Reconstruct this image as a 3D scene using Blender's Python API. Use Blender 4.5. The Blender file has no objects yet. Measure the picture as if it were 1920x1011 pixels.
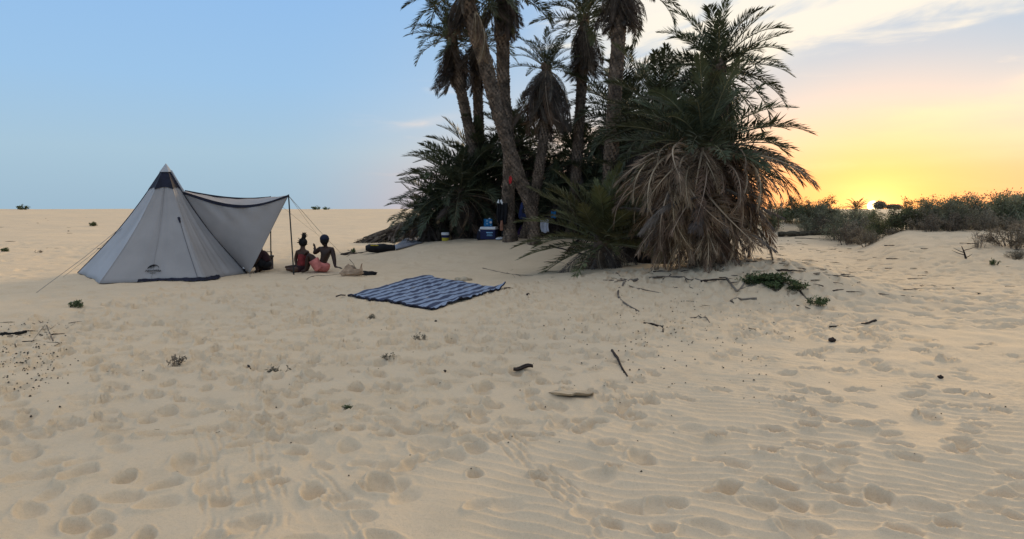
import bpy, bmesh, math, random
import numpy as np
from mathutils import Vector, Matrix

R = math.radians
scene = bpy.context.scene
col = scene.collection

# ------------------------------------------------------------------ camera
EYE = 1.5
F = 1250.0                      # focal length in photo pixels (photo is 1920 x 1011)
HORIZON = 392.0
PITCH = math.atan((505.5 - HORIZON) / F)
cd = bpy.data.cameras.new('camera')
cam = bpy.data.objects.new('camera', cd); col.objects.link(cam)
cd.sensor_width = 36.0
cd.lens = 36.0 * F / 1920.0
cd.clip_start = 0.1
cd.clip_end = 6000
cam.location = (0, 0, EYE)
cam.rotation_euler = (math.pi / 2 - PITCH, 0, 0)
scene.camera = cam

# ------------------------------------------------------------------ sky, sun, exposure
SUN_AZ = math.atan((1634 - 960) / F)          # to the right of +Y
LAMP_EL = R(12)
scene.view_settings.view_transform = 'Standard'
scene.view_settings.look = 'None'
scene.view_settings.exposure = 0.0
scene.view_settings.gamma = 1.0
scene.view_settings.use_curve_mapping = False
scene.cycles.use_denoising = True
scene.cycles.max_bounces = 6
scene.cycles.transparent_max_bounces = 6

world = bpy.data.worlds.new('World'); scene.world = world; world.use_nodes = True
wn = world.node_tree.nodes; wl = world.node_tree.links
for n in list(wn): wn.remove(n)

class G:
    """tiny node-graph helper"""
    def __init__(s, tree): s.t = tree
    def n(s, typ, **kw):
        nd = s.t.nodes.new(typ)
        for k, v in kw.items(): setattr(nd, k, v)
        return nd
    def link(s, a, b): s.t.links.new(a, b)
    def put(s, sock, v):
        if v is None: return
        if hasattr(v, 'default_value') or hasattr(v, 'is_linked'): s.link(v, sock)
        else: sock.default_value = v
    def m(s, op, a, b=None, c=None, clamp=False):
        nd = s.n('ShaderNodeMath', operation=op, use_clamp=clamp)
        s.put(nd.inputs[0], a); s.put(nd.inputs[1], b); s.put(nd.inputs[2], c)
        return nd.outputs[0]
    def vm(s, op, a, b=None):
        nd = s.n('ShaderNodeVectorMath', operation=op)
        s.put(nd.inputs[0], a); s.put(nd.inputs[1], b)
        return nd.outputs['Value'] if op in ('DOT_PRODUCT', 'LENGTH') else nd.outputs[0]
    def ss(s, v, lo, hi, a=0.0, b=1.0):
        nd = s.n('ShaderNodeMapRange', interpolation_type='SMOOTHSTEP')
        s.put(nd.inputs[0], v)
        for i, q in enumerate((lo, hi, a, b)): nd.inputs[1 + i].default_value = q
        return nd.outputs[0]
    def mix(s, f, a, b, typ='MIX'):
        nd = s.n('ShaderNodeMix', data_type='RGBA', blend_type=typ)
        s.put(nd.inputs['Factor'], f)
        for k, v in ((6, a), (7, b)):
            if isinstance(v, tuple) and len(v) == 3: v = v + (1,)
            s.put(nd.inputs[k], v)
        return nd.outputs[2]
    def ramp(s, f, stops, interp='LINEAR'):
        nd = s.n('ShaderNodeValToRGB'); cr = nd.color_ramp; cr.interpolation = interp
        while len(cr.elements) < len(stops): cr.elements.new(0.5)
        for e, (p, c) in zip(cr.elements, stops):
            e.position = p; e.color = (c[0], c[1], c[2], 1)
        s.put(nd.inputs[0], f)
        return nd.outputs[0]
    def noise(s, vec, scale, detail=4, rough=.55, dist=0.0, dim='3D'):
        nd = s.n('ShaderNodeTexNoise', noise_dimensions=dim)
        if vec is not None: s.put(nd.inputs['Vector'], vec)
        nd.inputs['Scale'].default_value = scale; nd.inputs['Detail'].default_value = detail
        nd.inputs['Roughness'].default_value = rough; nd.inputs['Distortion'].default_value = dist
        return nd.outputs[0]

g = G(world.node_tree)
d = g.vm('NORMALIZE', g.n('ShaderNodeTexCoord').outputs['Generated'])
sx = g.n('ShaderNodeSeparateXYZ'); g.link(d, sx.inputs[0])
el = g.m('ARCSINE', sx.outputs['Z'])                     # radians
az = g.m('ARCTAN2', sx.outputs['X'], sx.outputs['Y'])    # radians, 0 = +Y, + = right
SD0 = (math.sin(SUN_AZ), math.cos(SUN_AZ), 0.0)
SEL = R(0.22)
SDV = (math.sin(SUN_AZ) * math.cos(SEL), math.cos(SUN_AZ) * math.cos(SEL), math.sin(SEL))
dh = g.vm('DOT_PRODUCT', d, SDV)
ang = g.m('ARCCOSINE', g.m('MINIMUM', dh, 1.0))
near = g.ss(ang, 0.86, 0.10)                              # 0 away from the sun, 1 close to it
elp = g.m('MAXIMUM', el, 0.0)
e01 = g.m('DIVIDE', elp, 1.5708)
away = g.ramp(e01, [(0.0, (.37, .53, .66)), (.05, (.42, .60, .74)), (.11, (.36, .59, .86)), (.22, (.29, .53, .90)), (.45, (.55, .62, .76)), (1.0, (.84, .82, .80))])
side = g.ramp(e01, [(0.0, (1.5, .56, .25)), (.03, (1.4, .65, .33)), (.055, (1.2, .83, .56)), (.09, (.86, .80, .73)), (.125, (.64, .70, .76)), (.18, (.48, .62, .79)), (.45, (.66, .69, .75)), (1.0, (.84, .82, .80))])
sky_c = g.mix(near, away, side)
nish = g.n('ShaderNodeTexSky', sky_type='NISHITA')
nish.sun_disc = False; nish.sun_elevation = LAMP_EL; nish.sun_rotation = SUN_AZ
nish.altitude = 0; nish.air_density = 1.0; nish.dust_density = 1.0; nish.ozone_density = 1.0
sky_c = g.mix(0.93, g.mix(1.0, nish.outputs[0], (.03, .03, .03), 'MULTIPLY'), sky_c)
# clouds: thin cirrus high on the sun's side, streaks near the horizon
cv = g.n('ShaderNodeCombineXYZ')
g.put(cv.inputs[0], az); g.put(cv.inputs[1], g.m('MULTIPLY', g.m('ADD', el, g.m('MULTIPLY', az, -.22)), 3.2)); cv.inputs[2].default_value = 3.7
cn = g.noise(cv.outputs[0], 5.0, 6, .58, .5)
band = g.m('SUBTRACT', el, g.m('ADD', g.m('MULTIPLY', az, .135), .158))
bandm = g.ss(g.m('ADD', band, g.m('MULTIPLY', g.m('SUBTRACT', cn, .5), .14)), -.02, .045)
wind = g.m('MULTIPLY', g.ss(az, -.02, .22), g.ss(az, 2.4, 1.2))
c1 = g.m('MULTIPLY', g.m('MULTIPLY', bandm, wind), g.ss(cn, .36, .60, .30, 1.0))
cv2 = g.n('ShaderNodeCombineXYZ')
g.put(cv2.inputs[0], g.m('MULTIPLY', az, 1.0)); g.put(cv2.inputs[1], g.m('MULTIPLY', el, 7.0)); cv2.inputs[2].default_value = 9.1
cn2 = g.noise(cv2.outputs[0], 4.2, 5, .55, .3)
c2 = g.m('MULTIPLY', g.m('MULTIPLY', g.ss(cn2, .55, .75), g.ss(near, .02, .45)), g.m('MULTIPLY', g.ss(el, .40, .2), .75))
cv3 = g.n('ShaderNodeCombineXYZ')
g.put(cv3.inputs[0], az); g.put(cv3.inputs[1], g.m('MULTIPLY', el, 3.0)); cv3.inputs[2].default_value = 1.3
cn3 = g.noise(cv3.outputs[0], 6.0, 5, .6, .2)
c3 = g.m('MULTIPLY', g.ss(cn3, .60, .78), g.m('MULTIPLY', g.ss(az, -.25, .1), .35))
warm = g.ramp(g.m('DIVIDE', elp, .5), [(0.0, (1.5, .75, .33)), (.2, (1.4, .93, .60)), (.4, (1.12, 1.0, .80)), (1.0, (1.05, 1.0, .92))])
c4 = None
for a0, e0, sa, se, tilt, amp in ((.70, .150, .12, .020, .25, 1.1), (.545, .118, .055, .012, -.05, .8), (.50, .060, .13, .0065, .03, 1.2), (.455, .028, .035, .006, 0, 1.0), (.66, .088, .13, .010, .05, .7), (.375, .112, .035, .006, .1, .5), (.33, .205, .06, .03, .2, .9), (-.12, .128, .045, .006, .2, .5)):
    ax = g.m('SUBTRACT', az, a0); ex = g.m('SUBTRACT', g.m('SUBTRACT', el, e0), g.m('MULTIPLY', ax, tilt))
    r2 = g.m('ADD', g.m('POWER', g.m('ABSOLUTE', g.m('DIVIDE', ax, sa)), 2.0), g.m('POWER', g.m('ABSOLUTE', g.m('DIVIDE', ex, se)), 2.0))
    t = g.m('MULTIPLY', g.m('POWER', 2.71828, g.m('MULTIPLY', r2, -1.0)), g.m('MULTIPLY', g.ss(cn3, .35, .62, .25, 1.0), amp))
    c4 = t if c4 is None else g.m('ADD', c4, t)
cl = g.m('MINIMUM', g.m('ADD', g.m('ADD', g.m('ADD', c1, c2), c3), c4), 1.0)
sky_c = g.mix(g.m('MULTIPLY', cl, .88), sky_c, warm)
# the glow round the sun and its disc
gx = g.m('MULTIPLY', g.m('SUBTRACT', az, SUN_AZ), .72)
gy = g.m('SUBTRACT', el, SEL)
gr = g.m('SQRT', g.m('ADD', g.m('MULTIPLY', gx, gx), g.m('MULTIPLY', gy, gy)))
gl1 = g.m('POWER', 2.71828, g.m('MULTIPLY', g.m('POWER', g.m('DIVIDE', gr, .092), 1.5), -1.0))
sky_c = g.mix(g.m('MULTIPLY', gl1, .95), sky_c, (2.3, .92, .22))
gl2 = g.m('POWER', 2.71828, g.m('MULTIPLY', g.m('POWER', g.m('DIVIDE', gr, .024), 1.4), -1.0))
sky_c = g.mix(gl2, sky_c, (3.0, 1.35, .42))
disc = g.ss(ang, R(.44), R(.30))
sky_c = g.mix(disc, sky_c, (9.0, 6.5, 3.2))
bg = g.n('ShaderNodeBackground'); g.link(sky_c, bg.inputs[0]); bg.inputs[1].default_value = 1.0
wo = g.n('ShaderNodeOutputWorld'); g.link(bg.outputs[0], wo.inputs[0])

sl = bpy.data.lights.new('sun', 'SUN'); sl.energy = 3.2; sl.angle = R(26); sl.color = (1.0, .72, .40)
sun = bpy.data.objects.new('sun', sl); col.objects.link(sun)
sdv = Vector((math.sin(SUN_AZ) * math.cos(LAMP_EL), math.cos(SUN_AZ) * math.cos(LAMP_EL), math.sin(LAMP_EL)))
sun.rotation_euler = sdv.to_track_quat('Z', 'Y').to_euler()
sun.location = (20, 40, 15)

# ------------------------------------------------------------------ general helpers
rnd = random.Random(11)
def tag(o, label=None, cat=None, group=None, kind=None):
    if label: o['label'] = label
    if cat: o['category'] = cat
    if group: o['group'] = group
    if kind: o['kind'] = kind
    return o
def empty(name, loc=(0, 0, 0)):
    o = bpy.data.objects.new(name, None); col.objects.link(o); o.location = loc
    o.empty_display_size = .1
    return o
def link(name, me, parent=None, loc=None):
    o = bpy.data.objects.new(name, me); col.objects.link(o)
    if parent is not None: o.parent = parent
    if loc is not None: o.location = loc
    return o
class MB:
    """collects vertices and faces for one mesh"""
    def __init__(s): s.v = []; s.f = []; s.mi = []
    def add(s, vs, fs, mi=0):
        b = len(s.v); s.v += [tuple(q) for q in vs]
        for f in fs: s.f.append(tuple(b + i for i in f)); s.mi.append(mi)
    def box(s, c, sz, rot=None, mi=0, taper=1.0):
        c = Vector(c); hx, hy, hz = sz[0] / 2, sz[1] / 2, sz[2] / 2
        vs = []
        for z in (-hz, hz):
            k = taper if z > 0 else 1
            for x, y in ((-hx, -hy), (hx, -hy), (hx, hy), (-hx, hy)):
                p = Vector((x * k, y * k, z))
                if rot is not None: p = rot @ p
                vs.append(c + p)
        s.add(vs, [(3, 2, 1, 0), (4, 5, 6, 7), (0, 1, 5, 4), (1, 2, 6, 5), (2, 3, 7, 6), (3, 0, 4, 7)], mi)
    def tube(s, pts, rad, n=6, mi=0, cap=True):
        pts = [Vector(p) for p in pts]
        if not hasattr(rad, '__len__'): rad = [rad] * len(pts)
        b = len(s.v); prev = None
        for i, p in enumerate(pts):
            t = (pts[min(i + 1, len(pts) - 1)] - pts[max(i - 1, 0)]).normalized()
            if prev is None:
                a = t.orthogonal().normalized()
            else:
                a = (prev - t * prev.dot(t))
                a = a.normalized() if a.length > 1e-6 else t.orthogonal().normalized()
            prev = a; bb = t.cross(a)
            for k in range(n):
                q = 2 * math.pi * k / n
                s.v.append(tuple(p + (a * math.cos(q) + bb * math.sin(q)) * rad[i]))
        for i in range(len(pts) - 1):
            for k in range(n):
                k2 = (k + 1) % n
                s.f.append((b + i * n + k, b + i * n + k2, b + (i + 1) * n + k2, b + (i + 1) * n + k)); s.mi.append(mi)
        if cap:
            s.f.append(tuple(b + k for k in range(n))[::-1]); s.mi.append(mi)
            e = b + (len(pts) - 1) * n
            s.f.append(tuple(e + k for k in range(n))); s.mi.append(mi)
    def lathe(s, c, prof, n=20, mi=0):
        """prof: (radius, height) pairs; closed at both ends"""
        c = Vector(c); b = len(s.v)
        for r, h in prof:
            for k in range(n):
                q = 2 * math.pi * k / n
                s.v.append(tuple(c + Vector((r * math.cos(q), r * math.sin(q), h))))
        for i in range(len(prof) - 1):
            for k in range(n):
                k2 = (k + 1) % n
                s.f.append((b + i * n + k, b + i * n + k2, b + (i + 1) * n + k2, b + (i + 1) * n + k)); s.mi.append(mi)
        s.f.append(tuple(b + k for k in range(n))[::-1]); s.mi.append(mi)
        e = b + (len(prof) - 1) * n
        s.f.append(tuple(e + k for k in range(n))); s.mi.append(mi)
    def mesh(s, name, mats, smooth=False):
        me = bpy.data.meshes.new(name)
        me.from_pydata(s.v, [], s.f); me.update()
        for m in (mats if isinstance(mats, (list, tuple)) else [mats]): me.materials.append(m)
        if any(s.mi): me.polygons.foreach_set('material_index', s.mi)
        if smooth: me.polygons.foreach_set('use_smooth', [True] * len(me.polygons))
        return me
    def build(s, name, mats, parent=None, loc=None, smooth=False):
        return link(name, s.mesh(name, mats, smooth), parent, loc)
def smooth_path(pts, k=6):
    """Catmull-Rom through the points"""
    P = [Vector(p) for p in pts]
    if len(P) < 3: return [P[0].lerp(P[-1], i / k) for i in range(k + 1)]
    Q = [P[0] * 2 - P[1]] + P + [P[-1] * 2 - P[-2]]
    out = []
    for i in range(1, len(Q) - 2):
        a, b, c, e = Q[i - 1], Q[i], Q[i + 1], Q[i + 2]
        for j in range(k):
            t = j / k
            out.append(.5 * ((2 * b) + (c - a) * t + (2 * a - 5 * b + 4 * c - e) * t * t + (3 * b - a - 3 * c + e) * t ** 3))
    out.append(P[-1]); return out

# pixels to directions and points
CP, SP = math.cos(PITCH), math.sin(PITCH)
def ray(px, py):
    a = (px - 960) / F; b = (505.5 - py) / F
    return Vector((a, CP + b * SP, -SP + b * CP))
def at(px, py, Y):
    """the point on that pixel's ray at distance Y (world y)"""
    v = ray(px, py); v = v * (Y / v.y)
    return Vector((v.x, v.y, v.z + EYE))

# ------------------------------------------------------------------ materials
def mat(name, color, rough=.8, var=.15, scale=6.0, bump=0.0, bscale=40.0, trans=0.0, color2=None, rand=0.0, spec=.3, coord='Object'):
    """a principled surface whose colour drifts between two tones by noise; trans adds light through thin sheets"""
    m = bpy.data.materials.new(name); m.use_nodes = True
    t = m.node_tree; q = G(t)
    p = t.nodes['Principled BSDF']; out = t.nodes['Material Output']
    tc = q.n('ShaderNodeTexCoord').outputs[coord]
    nz = q.noise(tc, scale, 4)
    c2 = color2 if color2 else tuple(c * (1 - 2 * var) for c in color)
    c1 = color if color2 else tuple(c * (1 + var) for c in color)
    c = q.mix(q.ss(nz, .3, .7), c1, c2)
    if rand > 0:
        oi = q.n('ShaderNodeObjectInfo').outputs['Random']
        h = q.n('ShaderNodeHueSaturation')
        q.link(c, h.inputs['Color'])
        q.put(h.inputs['Value'], q.m('MULTIPLY_ADD', oi, rand * 2, 1 - rand))
        q.put(h.inputs['Hue'], q.m('MULTIPLY_ADD', oi, .03, .485))
        c = h.outputs[0]
    q.link(c, p.inputs['Base Color'])
    p.inputs['Roughness'].default_value = rough
    p.inputs['Specular IOR Level'].default_value = spec
    if bump > 0:
        b = q.n('ShaderNodeBump'); b.inputs['Strength'].default_value = bump; b.inputs['Distance'].default_value = .02
        q.link(q.noise(tc, bscale, 5), b.inputs['Height']); q.link(b.outputs[0], p.inputs['Normal'])
    if trans > 0:
        tr = q.n('ShaderNodeBsdfTranslucent'); q.link(c, tr.inputs[0])
        mx = q.n('ShaderNodeMixShader'); mx.inputs[0].default_value = trans
        q.link(p.outputs[0], mx.inputs[1]); q.link(tr.outputs[0], mx.inputs[2]); q.link(mx.outputs[0], out.inputs[0])
    return m

M = {}
M['green'] = mat('frond_green', (.072, .088, .048), .55, .25, 3, trans=.18, rand=.3)
M['green_rachis'] = mat('frond_stalk_green', (.15, .15, .08), .6, .2, 3, rand=.2)
M['young'] = mat('young_frond_green', (.115, .12, .050), .55, .25, 3, trans=.18, rand=.3)
M['dead'] = mat('dead_frond', (.19, .13, .085), .85, .3, 3, trans=.12, rand=.35)
M['dead_rachis'] = mat('dead_frond_stalk', (.39, .30, .21), .8, .25, 3, rand=.3)
M['dark_dead'] = mat('old_dead_frond', (.115, .092, .075), .9, .3, 3, trans=.08, rand=.35)
M['dark_rachis'] = mat('old_dead_stalk', (.19, .155, .12), .85, .25, 3, rand=.3)
M['trunk'] = mat('palm_trunk', (.12, .088, .064), .95, .3, 5, .6, 25)
M['stub'] = mat('palm_leaf_stub', (.20, .15, .11), .95, .4, 4, .4, 30)
M['twig'] = mat('dry_twig', (.19, .15, .115), .9, .3, 8, .3, 60)
M['driftwood'] = mat('weathered_wood', (.20, .165, .13), .9, .3, 5, .5, 30)
M['leaf_grey'] = mat('shrub_leaf_grey', (.215, .225, .145), .8, .3, 4, trans=.35, rand=.25)
M['leaf_green'] = mat('shrub_leaf_green', (.13, .155, .08), .7, .3, 4, trans=.4, rand=.25)
M['leaf_brown'] = mat('shrub_leaf_brown', (.25, .215, .155), .85, .3, 4, trans=.3, rand=.2)
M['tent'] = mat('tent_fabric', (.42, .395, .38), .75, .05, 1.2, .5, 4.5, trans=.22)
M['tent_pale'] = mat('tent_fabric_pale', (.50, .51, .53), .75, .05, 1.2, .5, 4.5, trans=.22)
M['navy'] = mat('navy_fabric', (.012, .013, .028), .75, .2, 5)
M['black'] = mat('black_fabric', (.008, .008, .010), .8, .2, 6)
M['zip'] = mat('zip_tape', (.13, .13, .14), .7, .1, 6)
M['pole'] = mat('dark_pole', (.02, .025, .025), .4, .1, 6)
M['rope'] = mat('guy_rope', (.22, .21, .19), .8, .1, 6)
M['skin'] = mat('skin_brown', (.075, .036, .022), .5, .15, 8)
M['skin2'] = mat('skin_dark', (.038, .019, .013), .5, .15, 8)
M['hair'] = mat('black_hair', (.006, .005, .005), .7, .2, 20, .5, 60)
M['red'] = mat('dark_red_cloth', (.24, .036, .036), .85, .2, 8)
M['pink'] = mat('salmon_cloth', (.58, .19, .16), .85, .15, 8)
M['maroon'] = mat('maroon_cloth', (.035, .012, .016), .85, .2, 8)
M['cap'] = mat('navy_cap', (.012, .016, .035), .8, .2, 8)
M['white'] = mat('white_plastic', (.72, .73, .74), .45, .05, 5)
M['whitecloth'] = mat('white_cloth', (.62, .66, .76), .85, .10, 7, .2, 15)
M['yellow'] = mat('yellow_plastic', (.62, .50, .05), .45, .1, 5)
M['bluepl'] = mat('bright_blue_plastic', (.02, .19, .46), .35, .15, 9)
M['bluepale'] = mat('pale_blue_print', (.25, .50, .72), .5, .1, 12)
M['coolerblue'] = mat('dark_blue_plastic', (.010, .016, .075), .45, .1, 5)
M['bag_blue'] = mat('blue_bag_fabric', (.012, .022, .085), .8, .2, 7)
M['bag_purple'] = mat('purple_bag_fabric', (.035, .012, .060), .8, .3, 9)
M['bag_tan'] = mat('tan_paper', (.42, .29, .19), .85, .15, 9, .5, 14)
M['pouch'] = mat('brown_pouch', (.24, .11, .07), .8, .15, 9)
M['tarp'] = mat('grey_tarp', (.20, .20, .22), .6, .12, 4, .5, 9)
M['red_paint'] = mat('red_paint', (.42, .02, .02), .7, .2, 20)
M['bark'] = mat('bark_piece', (.045, .032, .026), .95, .3, 12, .6, 40)
M['slab'] = mat('sandstone_slab', (.52, .42, .29), .95, .15, 9, .6, 30)
M['charcoal'] = mat('charcoal', (.018, .016, .015), .95, .3, 12)
M['ground_green'] = mat('ground_plant', (.085, .12, .045), .7, .3, 6, trans=.2, rand=.2)
M['log'] = mat('log_bark', (.075, .065, .045), .95, .35, 6, .8, 25)

def sand_material():
    m = bpy.data.materials.new('sand'); m.use_nodes = True
    q = G(m.node_tree); p = m.node_tree.nodes['Principled BSDF']
    tc = q.n('ShaderNodeTexCoord').outputs['Object']
    a = q.noise(tc, .22, 4, .6); b = q.noise(tc, 2.2, 5, .6); f = q.noise(tc, 55, 3, .7); s = q.noise(tc, 420, 2, .6)
    c = q.mix(q.ss(a, .35, .65), (.700, .550, .370), (.655, .525, .365))
    c = q.mix(q.m('MULTIPLY', q.ss(b, .42, .68), .35), c, (.57, .445, .295))
    c = q.mix(q.m('MULTIPLY', q.ss(f, .46, .72), .28), c, (.46, .365, .245))
    c = q.mix(q.m('MULTIPLY', q.ss(s, .50, .70), .30), c, (.76, .61, .42))
    c = q.mix(q.m('MULTIPLY', q.ss(s, .50, .32), .30), c, (.34, .27, .18))
    q.link(c, p.inputs['Base Color'])
    p.inputs['Roughness'].default_value = 1.0; p.inputs['Specular IOR Level'].default_value = .1
    bu = q.n('ShaderNodeBump'); bu.inputs['Strength'].default_value = .55; bu.inputs['Distance'].default_value = .014
    h = q.m('ADD', q.m('MULTIPLY', q.noise(tc, 24, 5, .65), 1.0), q.m('MULTIPLY', q.noise(tc, 130, 3, .6), .35))
    q.link(h, bu.inputs['Height']); q.link(bu.outputs[0], p.inputs['Normal'])
    return m
M['sand'] = sand_material()

# ------------------------------------------------------------------ the ground: one sheet of sand
rs = np.random.RandomState(5)
PERM = np.concatenate([rs.permutation(512)] * 2 + [np.arange(2)])
GRAD = np.stack([np.cos(np.linspace(0, 2 * np.pi, 512, endpoint=False) * 7.13), np.sin(np.linspace(0, 2 * np.pi, 512, endpoint=False) * 7.13)], 1)
def pn(x, y, seed=0):
    x = x + seed * 17.31; y = y - seed * 9.77
    xi = np.floor(x).astype(np.int64); yi = np.floor(y).astype(np.int64)
    xf = x - xi; yf = y - yi
    u = xf * xf * xf * (xf * (xf * 6 - 15) + 10); v = yf * yf * yf * (yf * (yf * 6 - 15) + 10)
    def gr(ix, iy, fx, fy):
        h = PERM[(PERM[ix & 511] + iy) & 511]
        gg = GRAD[h]
        return gg[..., 0] * fx + gg[..., 1] * fy
    n00 = gr(xi, yi, xf, yf); n10 = gr(xi + 1, yi, xf - 1, yf)
    n01 = gr(xi, yi + 1, xf, yf - 1); n11 = gr(xi + 1, yi + 1, xf - 1, yf - 1)
    return (n00 * (1 - u) + n10 * u) * (1 - v) + (n01 * (1 - u) + n11 * u) * v
def sst(x, a, b):
    t = np.clip((x - a) / (b - a), 0, 1); return t * t * (3 - 2 * t)

# rows get wider with distance, columns are finer in front
rows = [0.0, .6, 1.2, 1.7, 2.1]
r_ = 2.3
while r_ < 3500:
    rows.append(r_)
    r_ += max(.009, min(r_ * r_ / 1300, .0056 * r_)) if r_ < 45 else .0056 * r_ * (1 + (r_ - 45) / 40)
RR = np.array(rows)
TH = np.concatenate([np.linspace(-math.pi, -R(46), 40, endpoint=False), np.linspace(-R(46), R(46), 800), np.linspace(R(46), math.pi, 41)[1:]])
rr, th = np.meshgrid(RR, TH, indexing='ij')
X = rr * np.sin(th); Y = rr * np.cos(th)

def macro(x, y):
    r = np.sqrt(x * x + y * y)
    z = .60 * np.exp(-((((x - 1.0) / 6.2) ** 2 + ((y - 21.5) / 4.6) ** 2) ** 1.35))
    z += .30 * np.exp(-((((x - 3.6) / 2.6) ** 2 + ((y - 13.3) / 2.6) ** 2) ** 1.5))
    z += .36 * np.exp(-((((x - 5.0) / 1.7) ** 2 + ((y - 12.0) / 1.1) ** 2) ** 1.2))
    z -= .14 * np.exp(-((((x - 9.0) / 3.0) ** 2 + ((y - 18.0) / 4.0) ** 2)))
    q = ((x - 9.0) * .51 + (y - 15.6) * .86) / 9.8
    z += .80 * sst(q, 0, 1) * sst(x / np.maximum(y, 1) , .50, .60) * sst(y, 5, 12) * (1 - sst(y, 27, 34)) 
    z += 1.0 * np.exp(-((((x - 16.0) / 7.0) ** 2 + ((y - 36.5) / 6.0) ** 2) ** 1.4)) * (1 - .25 * sst(x, 17, 20))
    far = sst(r, 38, 120)
    z += 1.40 * far * (1 - .9 * sst(r, 160, 1800))
    z += far * .22 * pn(x / 22, y / 22, 3) * (1 - sst(r, 300, 900))
    z += .10 * pn(x / 5.5, y / 5.5, 1) * sst(r, 3, 9) + .035 * pn(x / 1.9, y / 1.9, 2)
    return z
Z = macro(X, Y)
fade = 1 - sst(rr, 26, 60)
# trampled hummocks
Z += fade * (.030 * pn(X / .62, Y / .62, 4) + .020 * pn(X / .30, Y / .34, 5) * (1 - sst(rr, 12, 20)))
Z += .05 * pn(X / 2.6, Y / 1.2, 8) * sst(rr, 24, 40) * (1 - sst(rr, 150, 300))
rg1 = 1 - np.abs(pn(X / .24, Y / .30, 41)) * 2; rg2 = 1 - np.abs(pn(X / .11, Y / .13, 42)) * 2
Z += fade * (1 - sst(rr, 11, 17)) * (.016 * rg1 ** 2 + .006 * rg2 ** 2 * (1 - sst(rr, 6, 10))) * sst(pn(X / 1.3, Y / 1.3, 43), -.35, .25) * (1 - .75 * sst(X / np.maximum(Y, .5), .15, .35) * (1 - sst(rr, 7, 11)))
# wind ripples: open sand on the right and close to the viewer
wx_ = X + .30 * pn(X / 1.1, Y / 1.1, 6) + .05 * pn(X / .3, Y / .3, 16); wy_ = Y + .24 * pn(X / 1.3, Y / 1.3, 7) + .035 * pn(X / .28, Y / .28, 17)
lam = .135 - .035 * sst(rr, 4, 8)
ph = (wx_ * .36 + wy_ * .93) / .098
saw = ph - np.floor(ph)
rip = np.where(saw < .68, saw / .68, (1 - saw) / .32)
rip = rip ** 2.0 - .33
az_ = X / np.maximum(Y, .5)
rmask = np.maximum(sst(az_, .08, .28) * (1 - sst(rr, 7.0, 11.0)), sst(az_, -.30, -.08) * (1 - sst(rr, 3.9, 4.9)) )
rmask = np.maximum(rmask, .6 * sst(-az_, .3, .1) * (1 - sst(rr, 3.2, 4.4)))
rmask *= sst(pn(X / 1.6, Y / 1.6, 9), -.5, -.2)
RIP = rip * rmask * .0165
Z += RIP

PIT = np.zeros_like(Z); KEEP = np.ones_like(Z)
def stamp(cx, cy, a, b, rot, depth, rim=.35, flat=2.0):
    """a footprint: an oval hollow with a pushed-up rim"""
    depth *= 1.9
    r = math.hypot(cx, cy); t = math.atan2(cx, cy); ext = 2.1 * a
    i0 = max(np.searchsorted(RR, r - ext) - 1, 1); i1 = min(np.searchsorted(RR, r + ext) + 1, len(RR))
    dt = ext / max(r, .5)
    j0 = max(np.searchsorted(TH, t - dt) - 1, 0); j1 = min(np.searchsorted(TH, t + dt) + 1, len(TH))
    if i1 - i0 < 2 or j1 - j0 < 2: return
    xs = X[i0:i1, j0:j1] - cx; ys = Y[i0:i1, j0:j1] - cy
    c, s_ = math.cos(rot), math.sin(rot)
    u = (xs * c + ys * s_) / a; v = (-xs * s_ + ys * c) / (b * (1 + .25 * np.clip(xs * c + ys * s_, -a, a) / a))
    dd = u * u + v * v
    pit = np.exp(-dd ** flat)
    sl_ = (slice(i0, i1), slice(j0, j1))
    o = PIT[sl_] * (1 - pit) - depth * (1 + .3 * u) * pit
    o = o + rim * depth * np.exp(-((np.sqrt(dd) - 1.28) / .26) ** 2) * (1 - .45 * u) * np.clip(1 - o / .022, 0, 1)
    PIT[sl_] = o
    KEEP[sl_] = np.minimum(KEEP[sl_], 1 - np.exp(-(dd / 1.7) ** 3))
fr = random.Random(3)
def trail(pts, step=.36, gap=.15, size=.088, depth=.030, jit=.05):
    P = smooth_path([Vector((x, y, 0)) for x, y in pts], 40)
    acc = 0; side = 1
    for i in range(1, len(P)):
        acc += (P[i] - P[i - 1]).length
        if acc > step * fr.uniform(.8, 1.2):
            acc = 0; side = -side
            t = (P[i] - P[i - 1]).normalized(); n = Vector((-t.y, t.x, 0))
            c = P[i] + n * side * gap / 2
            stamp(c.x + fr.uniform(-jit, jit), c.y + fr.uniform(-jit, jit), size * fr.uniform(.8, 1.15), size * .60 * fr.uniform(.85, 1.3), math.atan2(t.y, t.x) + fr.uniform(-.3, .3), depth * fr.uniform(.6, 1.3))
def flatpix(px, py):
    v = ray(px, py); k = EYE / -v.z
    return (v.x * k, v.y * k)
for poly in ([(1890, 985), (1700, 955), (1600, 925), (1500, 880), (1400, 780)], [(1918, 905), (1760, 850), (1620, 810), (1500, 760)],
             [(1340, 905), (1480, 905), (1620, 905), (1720, 965)], [(1915, 930), (1840, 860), (1780, 800), (1700, 740)],
             [(1290, 960), (1360, 900), (1440, 840), (1500, 790), (1560, 740)], [(1900, 760), (1750, 735), (1600, 740), (1450, 760)],
             [(1880, 700), (1740, 700), (1600, 690), (1450, 700)], [(1915, 640), (1750, 650), (1600, 655), (1450, 660)],
             [(640, 960), (760, 900), (850, 850), (950, 790)], [(150, 960), (300, 900), (420, 840), (520, 790)],
             [(560, 980), (540, 900), (520, 840), (560, 780), (620, 720)], [(330, 985), (360, 930), (400, 870), (470, 800)], [(740, 965), (690, 900), (700, 840)]):
    trail([flatpix(*p) for p in poly])
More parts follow.
